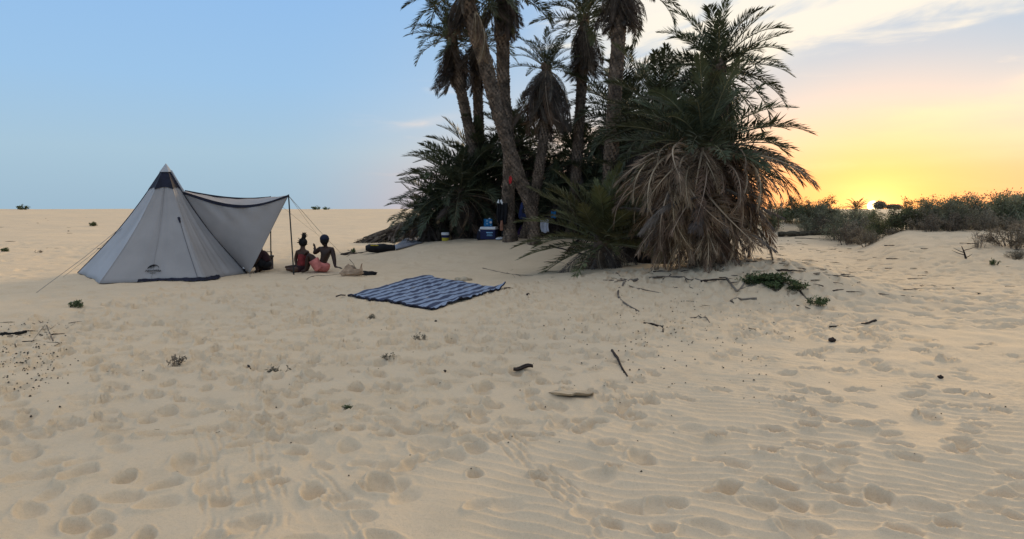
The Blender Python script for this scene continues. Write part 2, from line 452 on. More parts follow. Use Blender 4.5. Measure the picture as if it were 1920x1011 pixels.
for _ in range(70):      # single steps on the rippled sand
    px, py = fr.uniform(1260, 1940), fr.uniform(660, 1000); x, y = flatpix(px, py)
    stamp(x, y, fr.uniform(.055, .10), fr.uniform(.04, .058), fr.uniform(-1.0, .6), fr.uniform(.010, .026))
for _ in range(2600):    # the trampled middle
    x, y = fr.uniform(-6.5, 5.0), fr.uniform(4.2, 13.0)
    if x / y > .22 and y < 7.5 and fr.random() < .88: continue
    sc = fr.uniform(.45, 1.05)
    sc *= .78 + .22 * min(1, max(0, (y - 4.5) / 4))
    stamp(x, y, .115 * sc, .072 * sc, fr.uniform(-1.6, 1.6), fr.uniform(.018, .040) * (.4 + .6 * sc), fr.uniform(.3, .8), fr.choice((1.2, 1.8, 2.6)))
for _ in range(170):
    x, y = fr.uniform(-3.6, .8), fr.uniform(2.7, 5.2)
    sc = fr.uniform(.6, 1.2)
    stamp(x, y, .085 * sc, .06 * sc, fr.uniform(-1.6, 1.6), fr.uniform(.012, .028), fr.uniform(.2, .6), 1.4)
for _ in range(1500):    # the valley towards the shrubs
    y = fr.uniform(8.5, 25); x = fr.uniform(.26 * y, .82 * y)
    sc = fr.uniform(.6, 1.2)
    stamp(x, y, .15 * sc, .075 * sc, fr.uniform(-1.2, 1.2), fr.uniform(.015, .04), .3, 1.4)
for _ in range(900):     # beside and beyond the tent
    y = fr.uniform(9, 30); x = fr.uniform(-.8 * y, -.05 * y)
    sc = fr.uniform(.7, 1.6)
    stamp(x, y, .15 * sc, .09 * sc, fr.uniform(-1.2, 1.2), fr.uniform(.008, .022), .3, 1.2)
Z = Z + PIT - RIP * (1 - KEEP)
def tread(pa, pb, width, depth=.007):
    depth *= 1.35
    (x0, y0), (x1, y1) = flatpix(*pa), flatpix(*pb)
    L = math.hypot(x1 - x0, y1 - y0); tx, ty = (x1 - x0) / L, (y1 - y0) / L
    u = (X - x0) * tx + (Y - y0) * ty; v = -(X - x0) * ty + (Y - y0) * tx
    v = v + .03 * np.sin(u * 2.3) + .014 * np.sin(u * 6.1) + .012 * pn(u / .12, v / .05, 33)
    mk = sst(u, -.1, .15) * (1 - sst(u, L - .25, L)) * (1 - sst(np.abs(v), width * .42, width * .5)) * (rr < 12)
    br = sst(pn(u / .30, v / .12, 31), -.25, .15) * (1 - .7 * sst(-PIT, .008, .03))
    global Z
    Z = Z + mk * br * (-.006 + depth * np.cos(2 * np.pi * v / (width / 3.5)) + depth * .35 * np.sin(2 * np.pi * (u / .055 + .4 * np.sign(np.sin(2 * np.pi * v / (width / 1.8))))))
tread((395, 1011), (388, 800), .16, .004); tread((505, 1011), (468, 690), .17, .004); tread((1140, 1011), (915, 800), .20, .006); tread((680, 1011), (560, 880), .15, .004)

# the sand lies flat under the mat
mp = [flatpix(*p) for p in ((648, 557), (798, 517), (945, 543), (806, 583))]
inside = np.ones(X.shape)
for k in range(4):
    (xa, ya), (xb, yb) = mp[k], mp[(k + 1) % 4]
    L_ = math.hypot(xb - xa, yb - ya); inside *= sst(((X - xa) * (yb - ya) - (Y - ya) * (xb - xa)) / L_, -.25, .05)
Z = Z + inside * .8 * (macro(X, Y) - Z)
def ground_mesh():
    nr, nt = X.shape
    # the two end columns meet behind the viewer; the first row is one point
    vi = np.arange(nr * nt).reshape(nr, nt)
    V = np.stack([X, Y, Z], 2).reshape(-1, 3).astype(np.float32)
    a = vi[:-1, :-1].ravel(); b = vi[:-1, 1:].ravel(); c = vi[1:, 1:].ravel(); e = vi[1:, :-1].ravel()
    quads = np.stack([a, e, c, b], 1).astype(np.int32)
    me = bpy.data.meshes.new('sand')
    me.vertices.add(len(V)); me.vertices.foreach_set('co', V.ravel())
    me.loops.add(quads.size); me.loops.foreach_set('vertex_index', quads.ravel())
    me.polygons.add(len(quads))
    me.polygons.foreach_set('loop_start', np.arange(0, quads.size, 4, dtype=np.int32))
    me.polygons.foreach_set('use_smooth', np.ones(len(quads), dtype=bool))
    me.update(calc_edges=True); me.validate()
    me.materials.append(M['sand'])
    return me
tag(link('sand_ground', ground_mesh()), kind='structure')

def gz(x, y):
    """ground height by bilinear look-up in the sheet"""
    r = math.hypot(x, y); t = math.atan2(x, y)
    i = min(max(np.searchsorted(RR, r) - 1, 0), len(RR) - 2); j = min(max(np.searchsorted(TH, t) - 1, 0), len(TH) - 2)
    fi = (r - RR[i]) / (RR[i + 1] - RR[i]); fj = (t - TH[j]) / (TH[j + 1] - TH[j])
    return float((Z[i, j] * (1 - fj) + Z[i, j + 1] * fj) * (1 - fi) + (Z[i + 1, j] * (1 - fj) + Z[i + 1, j + 1] * fj) * fi)
def hit(px, py, up=0.0):
    """where that pixel's ray meets the sand"""
    v = ray(px, py); y = 2.0; prev = None
    while y < 400:
        p = v * (y / v.y)
        h = p.z + EYE - gz(p.x, p.y)
        if h < 0:
            if prev is not None:
                y0, h0 = prev
                y = y0 + (y - y0) * h0 / (h0 - h)
            p = v * (y / v.y)
            return Vector((p.x, p.y, gz(p.x, p.y) + up))
        prev = (y, h); y *= 1.006
    p = v * (120 / v.y)
    return Vector((p.x, p.y, gz(p.x, p.y) + up))
def ground(x, y, up=0.0): return Vector((x, y, gz(x, y) + up))

# ------------------------------------------------------------------ palm fronds (unit length, along +X, up = +Z)
def frond_mesh(name, seed, droop, power, pairs, leaf, mats, width=.0088, vee=35, open_=(72, 26), sag=.12, loss=0.0, start=.16, thick=.011, dead=False):
    q = random.Random(seed); mb = MB()
    n = 12; pts = [Vector((0, 0, 0))]; yaw = q.uniform(-.25, .25); tw = []
    for i in range(n):
        t = (i + .5) / n
        a = -droop * t ** power; b = yaw * t
        pts.append(pts[-1] + Vector((math.cos(a) * math.cos(b), math.cos(a) * math.sin(b), math.sin(a))) / n)
    rad = [thick * (1.9 if i == 0 else 1.25) * (1 - .88 * i / n) for i in range(n + 1)]
    mb.tube(pts, rad, 4, 1, cap=False)
    for i in range(pairs):
        t = start + (1 - start) * (i + q.uniform(-.3, .3)) / pairs
        t = min(max(t, 0), .995); k = t * n; j = int(k); fpos = pts[j].lerp(pts[j + 1], k - j)
        T = (pts[j + 1] - pts[j]).normalized(); S = T.cross(Vector((0, 0, 1)))
        S = S.normalized() if S.length > .01 else Vector((0, -1, 0)); U = S.cross(T).normalized()
        s_ = (t - start) / (1 - start)
        ll = leaf * (.45 + .55 * math.sin(math.pi * min(1, .22 + s_ * .60)) ) * (1 - .55 * s_ ** 3)
        a0 = R(open_[0] + (open_[1] - open_[0]) * s_)
        for sd in (-1, 1):
            if q.random() < loss: continue
            a = a0 * q.uniform(.75, 1.2); v = R(vee) * q.uniform(.3, 1.4)
            D = (T * math.cos(a) + (S * sd * math.cos(v) + U * math.sin(v)) * math.sin(a)).normalized()
            W = D.cross(U + Vector((q.uniform(-.5, .5), q.uniform(-.5, .5), q.uniform(-.5, .5)))).normalized() * width * q.uniform(.7, 1.2)
            l = ll * q.uniform(.75, 1.1); g_ = Vector((q.uniform(-.3, .3) * sag, 0, -1)) * sag * l
            m = fpos + D * l * .45 + g_ * .15; e = fpos + D * l + g_ * q.uniform(.5, 1.5)
            b = len(mb.v); mb.v += [tuple(fpos), tuple(m + W), tuple(m - W), tuple(e)]
            mb.f += [(b, b + 1, b + 2), (b + 1, b + 3, b + 2)]; mb.mi += [0, 0]
    return mb.mesh(name, mats)
GM = (M['green'], M['green_rachis']); YM = (M['young'], M['green_rachis'])
DM = (M['dead'], M['dead_rachis']); OM = (M['dark_dead'], M['dark_rachis'])
FR = {
 'green': [frond_mesh('green_frond', 10 + i, R((28, 42, 58, 70, 50)[i]), 1.6, 60, .225, GM) for i in range(5)],
 'young': [frond_mesh('young_frond', 20 + i, R((14, 26, 40, 34)[i]), 1.5, 62, .22, YM, vee=30) for i in range(4)],
 'dead': [frond_mesh('dead_frond', 30 + i, R((45, 62, 78, 55, 70)[i]), 1.1, 56, .17, DM, width=.0055, vee=12, open_=(62, 26), sag=.45, loss=.2, thick=.0105) for i in range(5)],
 'bare': [frond_mesh('bare_dead_frond', 40 + i, R((50, 66, 80, 60)[i]), 1.0, 44, .16, DM, width=.0045, vee=5, open_=(55, 20), sag=.5, loss=.5, thick=.0125) for i in range(4)],
 'old': [frond_mesh('old_dead_frond', 50 + i, R((40, 60, 74, 52, 66)[i]), 1.1, 60, .21, OM, width=.0062, vee=12, open_=(46, 15), sag=.6, loss=.15, thick=.011) for i in range(5)],
 'arch': [frond_mesh('arching_dead_frond', 70 + i, R((95, 110, 122, 104)[i]), .85, 52, .16, DM, width=.0050, vee=10, open_=(62, 24), sag=.4, loss=.3, thick=.0115) for i in range(4)],
 'straight': [frond_mesh('dry_frond', 60 + i, R((6, 14, 22)[i]), 1.2, 52, .18, OM, width=.0085, vee=5, open_=(34, 14), sag=.3, loss=.2, thick=.011) for i in range(3)],
}
def frond(parent, name, kind, pos, azd, eld, length, q, roll=None):
    me = q.choice(FR[kind]); o = bpy.data.objects.new(name, me); col.objects.link(o); o.parent = parent
    rl = q.uniform(-.35, .35) if roll is None else roll
    mtx = Matrix.Rotation(azd, 4, 'Z') @ Matrix.Rotation(-eld, 4, 'Y') @ Matrix.Rotation(rl, 4, 'X')
    o.matrix_local = Matrix.Translation(pos) @ mtx @ Matrix.Diagonal((length, length, length, 1))
    return o
def crown(root, top, q, green=30, glen=1.9, gel=(-15, 85), dead=40, dlen=1.7, del_=(-85, -25), gkind='green', dkinds=('old',), squat=0.0):
    """green leaves from upright to level, then the skirt of dead ones below"""
    top = Vector(top); GA = 2.39996
    for i in range(green):
        s_ = (i + .5) / green; e = gel[1] + (gel[0] - gel[1]) * s_ ** .85
        a = i * GA + q.uniform(-.25, .25)
        k = 1 - .25 * max(0, (e - 55) / 35)
        frond(root, 'frond', gkind, top + Vector((math.cos(a) * .07, math.sin(a) * .07, -.22 * s_)), a, R(e + q.uniform(-7, 7)), glen * k * q.uniform(.85, 1.12), q)
    for i in range(dead):
        s_ = (i + .5) / dead; e = del_[1] + (del_[0] - del_[1]) * s_ ** .8
        a = i * GA + q.uniform(-.3, .3)
        frond(root, 'dead_frond', q.choice(dkinds), top + Vector((math.cos(a) * .10, math.sin(a) * .10, -.22 - (.25 + squat) * s_)), a, R(e + q.uniform(-11, 14)), dlen * q.uniform(.5, 1.2), q, q.uniform(-1.0, 1.0))
def trunk(root, pts, r0, r1, q, stubs=True):
    """a leaning stem of the given world points with rows of cut leaf bases"""
    P = smooth_path([Vector(p) - root.location for p in pts], 14); n = len(P)
    rad = [(r0 + (r1 - r0) * i / (n - 1)) * (1 + .35 * max(0, 1 - i / (n * .06)) if True else 1) * q.uniform(.96, 1.04) for i in range(n)]
    mb = MB(); mb.tube([P[0] - Vector((0, 0, .25))] + P, [rad[0] * 1.15] + rad, 14)
    t = mb.build('trunk', M['trunk'], root, smooth=True)
    if stubs:
        sb = MB(); acc = 0; k = 0
        for i in range(1, n):
            seg = P[i] - P[i - 1]; L = seg.length; T = seg.normalized(); A = T.orthogonal().normalized(); B = T.cross(A)
            while acc < L:
                c = P[i - 1] + T * acc; rr_ = rad[i]
                for j in range(10):
                    an = 2 * math.pi * (j + .5 * (k % 2)) / 10 + k * .13 + q.uniform(-.08, .08)
                    N = A * math.cos(an) + B * math.sin(an); S = T.cross(N)
                    w = rr_ * .26; h = .075 * q.uniform(.7, 1.2); o_ = .028 * q.uniform(.4, 1.6)
                    b0 = c + N * rr_ * .97
                    vs = [b0 - S * w, b0 + S * w, b0 + T * h + S * w * .55 + N * o_, b0 + T * h - S * w * .55 + N * o_, b0 + T * h * 1.15]
                    sb.add(vs, [(0, 1, 2, 3), (3, 2, 4), (1, 4, 2), (0, 3, 4)])
                acc += .075; k += 1
            acc -= L
        tag(sb.build('leaf_stub_rows', M['stub'], t), kind='stuff')
    return P[-1]
def palm(label, base, pts, r0, r1, seed, group=None, stubs=True, **kw):
    q = random.Random(seed)
    root = empty('palm_tree', base); tag(root, label, 'palm tree', group)
    top = trunk(root, pts, r0, r1, q, stubs)
    crown(root, top, q, **kw)
    return root, top
def gbase(p, Y): 
    """ground below a pixel column at distance Y"""
    x = (p - 960) / F * Y * (CP + 0) / CP
    return ground(x, Y)

# --- the tall palms with bare trunks
b = hit(1002, 458)
C_Y = b.y
palmC, _ = palm('tall palm leaning left across its neighbour, pale dead frond hanging from its crown', b, [b, at(1000, 420, C_Y), at(993, 383, C_Y), at(977, 342, C_Y), at(957, 285, C_Y), at(930, 195, C_Y), at(906, 105, C_Y), at(884, 35, C_Y), at(868, -25, C_Y)], .150, .205, 1,
     green=32, glen=1.9, dead=30, dlen=1.05, del_=(-88, -45))
q = random.Random(77)
for i in range(7):
    frond(palmC, 'dead_frond', 'dead', at(896, 30, C_Y - .2) - palmC.location + Vector((q.uniform(-.1, .1), -.1, q.uniform(-.3, .3))), q.uniform(-2.2, -.6), R(-55 + q.uniform(-12, 12)), q.uniform(.8, 1.25), q)
mb = MB(); pc = at(957, 338, C_Y) - palmC.location
mb.add([pc + Vector((x * .05, -.235 - .004 * abs(x), z * .12)) for x, z in ((-.6, -1), (.5, -.8), (1, .2), (.4, 1), (-.7, .7), (-1, -.1))], [(0, 1, 2, 3, 4, 5)])
mb.build('paint_mark', M['red_paint'], palmC)
b = hit(957, 452)
D_Y = b.y
palmD, _ = palm('tall upright palm with thick shaggy skirt, standing in the crook of the leaning palm', b, [b, at(953, 370, D_Y + .1), at(955, 290, D_Y + .25), at(945, 180, D_Y + .5), at(943, 80, D_Y + .5), at(946, -30, D_Y + .5)], .170, .185, 2,
     green=36, glen=1.9, dead=60, dlen=1.2, del_=(-88, -42))
def tall(label, Y, pix, r0, r1, seed, **kw):
    pts = [at(px, py, Y) for px, py in pix]
    base = ground(pts[0].x, pts[0].y); pts[0] = base
    return palm(label, base, pts, r0, r1, seed, **kw)
tall('slim palm with narrow hanging skirt, outermost of the tall palms towards the tent', 22.0, [(893, 430), (888, 300), (873, 210), (858, 140), (846, 62)], .17, .15, 3, green=24, glen=1.55, gel=(-5, 80), dead=55, dlen=1.55, del_=(-89, -62))
tall('slim straight palm behind the leaning trunk, crown hidden among taller palms', 22.8, [(898, 430), (899, 300), (896, 180), (893, 70)], .17, .15, 4, green=24, glen=1.7, dead=36, dlen=1.5, del_=(-88, -35))
tall('short palm with broad brown bell-shaped skirt of dead fronds', 20.2, [(985, 445), (1002, 370), (1018, 270), (1026, 190), (1024, 118)], .15, .14, 5, green=20, glen=1.15, gel=(0, 85), dead=110, dlen=1.75, del_=(-82, -38), dkinds=('dead', 'old', 'old'))
tall('slender palm with long dark skirt and drooping spidery crown', 20.8, [(1070, 445), (1080, 330), (1088, 200), (1094, 100), (1096, 30)], .155, .14, 6, green=26, glen=1.55, gel=(-20, 80), dead=75, dlen=1.5, del_=(-89, -58))
tall('tall straight palm with pale scaly trunk rising beside the haystack palm', 18.4, [(1136, 470), (1144, 330), (1150, 220), (1157, 110), (1163, 20), (1166, -45)], .20, .17, 7, green=28, glen=1.9, gel=(-25, 80), dead=60, dlen=1.2, del_=(-86, -30))
# --- the big haystack palm and the crowns round it
hb = hit(1330, 514)
H_Y = hb.y + 1.0
b = ground((1325 - 960) / F * H_Y, H_Y)
hp = at(1318, 266, H_Y)
root = empty('palm_tree', b); tag(root, 'broad palm whose haystack of dead fronds hangs down to the sand', 'palm tree')
q = random.Random(8)
trunk(root, [b, (b + hp) / 2 + Vector((.05, 0, 0)), hp], .24, .2, q)
crown(root, hp - b, q, green=40, glen=1.75, gel=(0, 86), dead=16, dlen=1.9, del_=(-25, 22), dkinds=('dead', 'dead', 'green'))
for i in range(125):                     # outer layer arching out and over
    a = q.uniform(-math.pi * 1.06, .22) if i % 6 else q.uniform(0, math.pi)
    frond(root, 'dead_frond', 'arch', (hp - b) + Vector((math.cos(a) * .15, math.sin(a) * .15, -.1 - .5 * q.random())), a + q.gauss(0, .28), R(q.uniform(-40, 32)), q.uniform(1.2, 2.2), q, q.uniform(-.9, .9))
for i in range(90):                      # the lowest layer sweeping the sand
    a = q.uniform(-math.pi * 1.1, .3); s_ = q.random()
    frond(root, 'dead_frond', q.choice(('bare', 'dead')), (hp - b) + Vector((math.cos(a) * .25, math.sin(a) * .25, -.85 - 1.25 * s_)), a, R(q.uniform(-52, -8)), q.uniform(1.0, 1.45) * (1 - .3 * s_), q, q.uniform(-.6, .6))
for i in range(65):                      # the hanging haystack
    s_ = q.random(); a = q.uniform(-math.pi, math.pi) if q.random() < .35 else q.uniform(-math.pi, .35)
    z = -.25 - 1.1 * s_
    frond(root, 'dead_frond', q.choice(('bare', 'dead', 'old', 'straight')), (hp - b) + Vector((math.cos(a) * .2, math.sin(a) * .2, z)), a + q.gauss(0, .4), R(q.uniform(-44, 14) - 8 * s_), q.uniform(1.1, 2.0) * (1 - .18 * s_), q, q.uniform(-.7, .7))
tall('green palm crown standing above and behind the haystack palm', H_Y + 1.7, [(1345, 470), (1348, 300), (1345, 190), (1345, 118)], .19, .17, 9, green=46, glen=1.5, gel=(-45, 86), dead=30, dlen=1.5, del_=(-85, -30))
tall('leafy palm crown between the pale trunk and the haystack palm', H_Y + 3.2, [(1240, 460), (1245, 330), (1242, 210)], .19, .17, 10, green=34, glen=1.95, gel=(-25, 84), dead=34, dlen=1.8, del_=(-80, -30))
tall('leafy palm crown directly behind the pale scaly trunk', 21.5, [(1170, 440), (1172, 300), (1170, 205)], .19, .17, 12, green=32, glen=2.3, gel=(-20, 86), dead=40, dlen=2.0, del_=(-80, -25))
# --- low bushy palms
def bushy(label, px, py, Y, seed, group=None, **kw):
    c = at(px, py, Y); base = ground(c.x, c.y)
    if c.z < base.z + .35: c.z = base.z + .35
    q = random.Random(seed); root = empty('palm_tree', base); tag(root, label, 'palm tree', group)
    trunk(root, [base, (base + c) / 2, c], .22, .18, q, stubs=False)
    crown(root, c - base, q, **kw)
    return root
bushy('low spreading palm with arching fronds behind the white and yellow bucket', 862, 352, 21.6, 21, green=44, glen=2.15, gel=(-25, 84), dead=44, dlen=1.75, del_=(-75, -15), dkinds=('old', 'old', 'dead'))
bushy('low spiky palm filling the outer edge of the grove by the dead frond pile', 826, 378, 22.6, 22, green=36, glen=1.65, gel=(-20, 80), dead=40, dlen=1.6, del_=(-80, -20))
bushy('squat bushy palm between the frond heap and the bucket', 800, 405, 22.0, 26, green=34, glen=1.35, gel=(-15, 84), dead=40, dlen=1.2, del_=(-70, -5))
bushy('squat bushy palm in shade behind the cooler', 893, 395, 22.2, 27, green=30, glen=1.5, gel=(-15, 84), dead=50, dlen=1.4, del_=(-75, -5))
bushy('upright green palm behind the low spreading palm', 902, 318, 23.2, 23, green=38, glen=2.2, gel=(0, 86), dead=44, dlen=2.1, del_=(-85, -20))
bushy('upright green palm behind the crossed trunks', 972, 262, 23.4, 24, green=34, glen=1.95, gel=(-10, 86), dead=60, dlen=2.2, del_=(-88, -20))
bushy('small young palm with yellowish green fronds in front of the grove', 1130, 440, H_Y + 1.7, 25, green=44, glen=1.75, gel=(-12, 84), dead=30, dlen=1.25, del_=(-60, -10), gkind='young', dkinds=('old', 'dead'))
for i, (px, py, Yd, gl) in enumerate(((1035, 330, 23.6, 1.9), (1085, 370, 24.2, 2.1), (1125, 300, 23.2, 2.1), (1185, 330, 19.6, 1.8), (1215, 390, 16.6, 1.6), (1060, 415, 23.0, 1.6), (945, 390, 24.0, 1.8), (1255, 300, 18.6, 1.9), (1000, 400, 24.6, 1.9), (1150, 400, 22.5, 1.9), (1040, 380, 21.8, 1.5), (1078, 290, 22.6, 2.0), (1112, 350, 21.2, 1.7), (930, 340, 22.6, 1.8), (1215, 260, 20.5, 2.0))):
    bushy('dark palm packed in the shaded heart of the grove', px, py, Yd, 40 + i, 'palms in the shaded heart of the grove', green=26, glen=gl, gel=(-25, 84), dead=56, dlen=1.9, del_=(-88, -10))

# --- heap of cut fronds beside the low palms
hb_ = hit(760, 452); root = empty('dead_frond_heap', hb_); tag(root, 'dark heap of cut dry palm fronds sloping down to the sand', 'frond heap')
q = random.Random(91)
for i in range(180):
    px = 708 + 108 * q.random() ** .75; p = hit(px, 456 - (px - 700) * .07); s_ = (px - 700) / 130; p.y += q.uniform(-.1, .9)
    p.z = gz(p.x, p.y) + q.random() ** .6 * (.30 + 1.25 * s_) + .06
    a = math.pi + q.uniform(-.55, .55) if q.random() < .8 else q.uniform(-2.8, -1.2)
    frond(root, 'dead_frond', 'straight', p - root.location, a, R(-math.degrees(math.atan((p.z - gz(p.x, p.y)) / 1.3)) * q.uniform(.5, 1.0)), q.uniform(.9, 1.6), q, q.uniform(-1, 1))

# ------------------------------------------------------------------ shrubs
def shrub_mesh(seed, w, h, leaves, leafsize, mats, stems=14, twigs=10, stemr=.012, dense=1.0):
    """many stems fanning from the ground, twigs along them and small leaves along the twigs"""
    q = random.Random(seed); st = MB(); lf = MB(); tips = []
    for i in range(stems):
        a = q.uniform(0, 2 * math.pi); out = math.sqrt(q.random()) * w * .5
        hh = h * (1 - .45 * (out / (w * .5)) ** 2) * q.uniform(.65, 1.12)
        p0 = Vector((math.cos(a) * out * .35, math.sin(a) * out * .35, -.05))
        p2 = Vector((math.cos(a) * out, math.sin(a) * out, hh)); p1 = (p0 + p2) / 2 + Vector((q.uniform(-.1, .1), q.uniform(-.1, .1), q.uniform(-.05, .12))) * h
        P = smooth_path([p0, p1, p2], 4)
        st.tube(P, [stemr * (1 - .75 * k / (len(P) - 1)) for k in range(len(P))], 4, cap=False)
        for j in range(twigs):
            k = q.uniform(.25, 1.0) * (len(P) - 1); i0 = min(int(k), len(P) - 2); b_ = P[i0].lerp(P[i0 + 1], k - i0)
            dv = Vector((q.gauss(0, 1), q.gauss(0, 1), q.gauss(.35, .7))).normalized() * q.uniform(.12, .30) * h
            st.tube([b_, b_ + dv * .5 + Vector((0, 0, .02)), b_ + dv], [stemr * .4, stemr * .3, stemr * .12], 3, cap=False)
            tips.append((b_, dv))
    n = int(leaves / max(1, len(tips)))
    for b_, dv in tips:
        for k in range(n):
            c = b_ + dv * q.uniform(.1, 1.1) + Vector((q.gauss(0, 1), q.gauss(0, 1), q.gauss(0, 1))) * .05 * h
            if c.z < .01: continue
            t = Vector((q.gauss(0, 1), q.gauss(0, 1), q.gauss(.4, 1))).normalized(); s_ = t.orthogonal().normalized()
            s_ = Matrix.Rotation(q.uniform(0, 6.28), 3, t) @ s_; l = leafsize * q.uniform(.6, 1.4)
            bi = len(lf.v); lf.v += [tuple(c), tuple(c + t * l * .5 + s_ * l * .22), tuple(c + t * l), tuple(c + t * l * .5 - s_ * l * .22)]
            lf.f.append((bi, bi + 1, bi + 2, bi + 3)); lf.mi.append(0)
    return st.mesh('shrub_stems', mats[0]), lf.mesh('shrub_foliage', mats[1])
SH = {
 'grey': [shrub_mesh(100 + i, 1.7, 1.05, 5200, .055, (M['twig'], M['leaf_grey']), 20, 11) for i in range(3)],
 'green': [shrub_mesh(110 + i, 1.5, 1.05, 4600, .065, (M['twig'], M['leaf_green']), 18, 10) for i in range(2)],
 'brown': [shrub_mesh(120 + i, 1.4, .75, 3200, .05, (M['twig'], M['leaf_brown']), 20, 11) for i in range(2)],
 'twiggy': [shrub_mesh(130 + i, .9, .8, 260, .04, (M['twig'], M['leaf_brown']), 12, 9, .010) for i in range(2)],
 'tuft': [shrub_mesh(140 + i, .5, .22, 700, .05, (M['twig'], M['ground_green']), 14, 6, .004) for i in range(2)],
 'drytuft': [shrub_mesh(150 + i, .34, .13, 120, .06, (M['twig'], M['leaf_brown']), 16, 5, .004) for i in range(2)],
}
def shrub(kind, p, scale, label, group=None, cat='shrub', name='shrub', zs=1.0):
    st, lf = rnd.choice(SH[kind])
    root = empty(name, p); tag(root, label, cat, group)
    root.rotation_euler = (0, 0, rnd.uniform(0, 6.28)); root.scale = (scale, scale, scale * zs)
    link('stems', st, root); link('foliage', lf, root)
    return root
def gp(px, Y): return ground((px - 960) / F * Y, Y, -.02)
# hedge on the dune to the right of the sun
hed = []
for px, Yd, k, s_ in ((1702, 24.0, 'green', .95), (1728, 23.6, 'brown', 1.05), (1752, 24.6, 'grey', 1.05), (1775, 23.2, 'grey', .95), (1805, 24.4, 'grey', 1.15), (1832, 23.4, 'brown', 1.1),
                     (1850, 24.6, 'green', 1.1), (1880, 23.8, 'grey', 1.15), (1905, 24.8, 'grey', 1.15), (1935, 23.6, 'green', 1.1), (1965, 24.4, 'grey', 1.2), (2010, 24.2, 'grey', 1.2),
                     (1715, 25.6, 'green', .95), (1765, 26.0, 'green', 1.05), (1820, 26.0, 'grey', 1.15), (1870, 26.2, 'green', 1.2), (1920, 26.4, 'green', 1.15), (1790, 22.6, 'brown', .8), (1850, 22.4, 'brown', .75), (1745, 22.7, 'brown', .7), (1895, 22.4, 'brown', .7)):
    nm = {'green': 'green leafy shrub in the hedge on the dune crest', 'grey': 'grey green shrub in the hedge on the dune crest', 'brown': 'brownish dry shrub at the foot of the dune crest hedge'}[k]
    shrub(k, gp(px, Yd), s_, nm, 'shrubs in the dune crest hedge')
# thicket on the lower dune between the haystack palm and the sun
for px, Yd, k, s_ in ((1452, 32.0, 'green', 1.1), (1475, 34.0, 'green', 1.1), (1498, 33.0, 'green', 1.15), (1522, 32.6, 'grey', 1.15), (1545, 33.4, 'green', 1.1), (1565, 31.0, 'grey', 1.15), (1588, 30.4, 'grey', 1.1),
                     (1610, 29.4, 'grey', 1.1), (1628, 28.0, 'brown', 1.2), (1598, 27.6, 'brown', 1.05), (1575, 29.0, 'grey', 1.0), (1545, 31.0, 'brown', 1.0), (1620, 26.4, 'brown', .9), (1512, 31.2, 'grey', .8), (1640, 29.5, 'grey', .95)):
    nm = {'green': 'green leafy shrub in the thicket on the low dune behind the log', 'grey': 'grey green shrub in the thicket on the low dune behind the log', 'brown': 'brownish dry shrub along the near edge of the thicket behind the log'}[k]
    shrub(k, gp(px, Yd), s_, nm, 'shrubs in the thicket behind the log')
shrub('green', hit(1650, 447, -.03), .72, 'dark green bush in the gap below the setting sun', zs=1.25)
shrub('green', hit(1674, 428, -.03), .5, 'small rounded green bush where the gap meets the hedge')
shrub('brown', hit(1626, 462), .75, 'low brown scrub tumbling down the slope beside the gap')
shrub('twiggy', hit(1835, 466, -.05), .75, 'bare branching dead bush on the slope below the hedge')
shrub('twiggy', hit(1912, 440, -.05), .8, 'upright cluster of bare stems at the hedge edge above the dark clump')
shrub('twiggy', gp(1592, 27.2), 1.6, 'tall thin twiggy shrub sticking out of the thicket near the sun')
for px, py, s_, lb in ((1900, 463, 1.05, 'large dark brown cushion of scrub on the dune slope'), (1905, 485, .40, 'small dark brown clump of scrub below the large cushion'), (1852, 453, .42, 'small grey ball of scrub beside the bare branching bush'), (1672, 440, .42, 'dark dry clump on the slope below the gap in the shrubs')):
    shrub('brown', hit(px, py, -.03), s_, lb, zs=.8)
shrub('tuft', hit(1864, 497), .45, 'tiny dark sprig standing alone on the dune slope', cat='plant', name='plant', zs=1.6)
# far plants on the left plain
for px, py, s_, k, lb in ((177, 424, 1.5, 'tuft', 'rounded green tuft on the plain behind the tent'), (145, 576, .52, 'tuft', 'dark green tuft on the sand in front of the tent corner'), (44, 393.5, 3.2, 'tuft', 'far low bush on the skyline beside the tent'),
                         (592, 393.5, 2.8, 'tuft', 'far dark bush on the skyline behind the seated people'), (612, 393.5, 2.2, 'tuft', 'smaller far bush on the skyline next to the dark one'), (11, 472, .7, 'tuft', 'thin green sprig on the plain at the edge of the tent side'), (128, 434, .5, 'drytuft', 'small dark dry tuft on the plain left of the tent'), (72, 474, .7, 'drytuft', 'flat dry tuft on the plain beside the green sprig')):
    p = hit(px, py)
    shrub(k, p, s_, lb, cat='plant', name='plant')
for px, py, s_, lb in ((330, 683, .62, 'pair of dry grass tufts on the sand before the tent'), (524, 700, .6, 'dark dry grass tuft lying flat beside the wheel marks'), (697, 597, .5, 'single dry tuft below the corner of the striped mat'), (788, 637, .55, 'wide dry tuft on the sand below the striped mat'), (729, 672, .42, 'small dry tuft half buried between two wider tufts')):
    shrub('drytuft', hit(px, py), s_, lb, cat='grass tuft', name='grass_tuft')
shrub('tuft', hit(653, 766), .22, 'tiny bright green sprout on the trampled sand', cat='plant', name='plant', zs=.7)
# ground creepers at the foot of the haystack palm
for px, py, s_ in ((1420, 532, 1.2), (1445, 534, 1.35), (1470, 538, 1.3), (1490, 540, 1.0), (1455, 526, 1.2), (1430, 524, 1.1)):
    shrub('tuft', hit(px, py, -.02), s_, 'green leafy creeper in the patch at the foot of the haystack palm', 'creepers in the patch below the haystack palm', cat='plant', name='creeper_plant', zs=.62)
shrub('tuft', hit(1533, 572), .65, 'small separate green creeper on the sand ridge', cat='plant', name='creeper_plant')
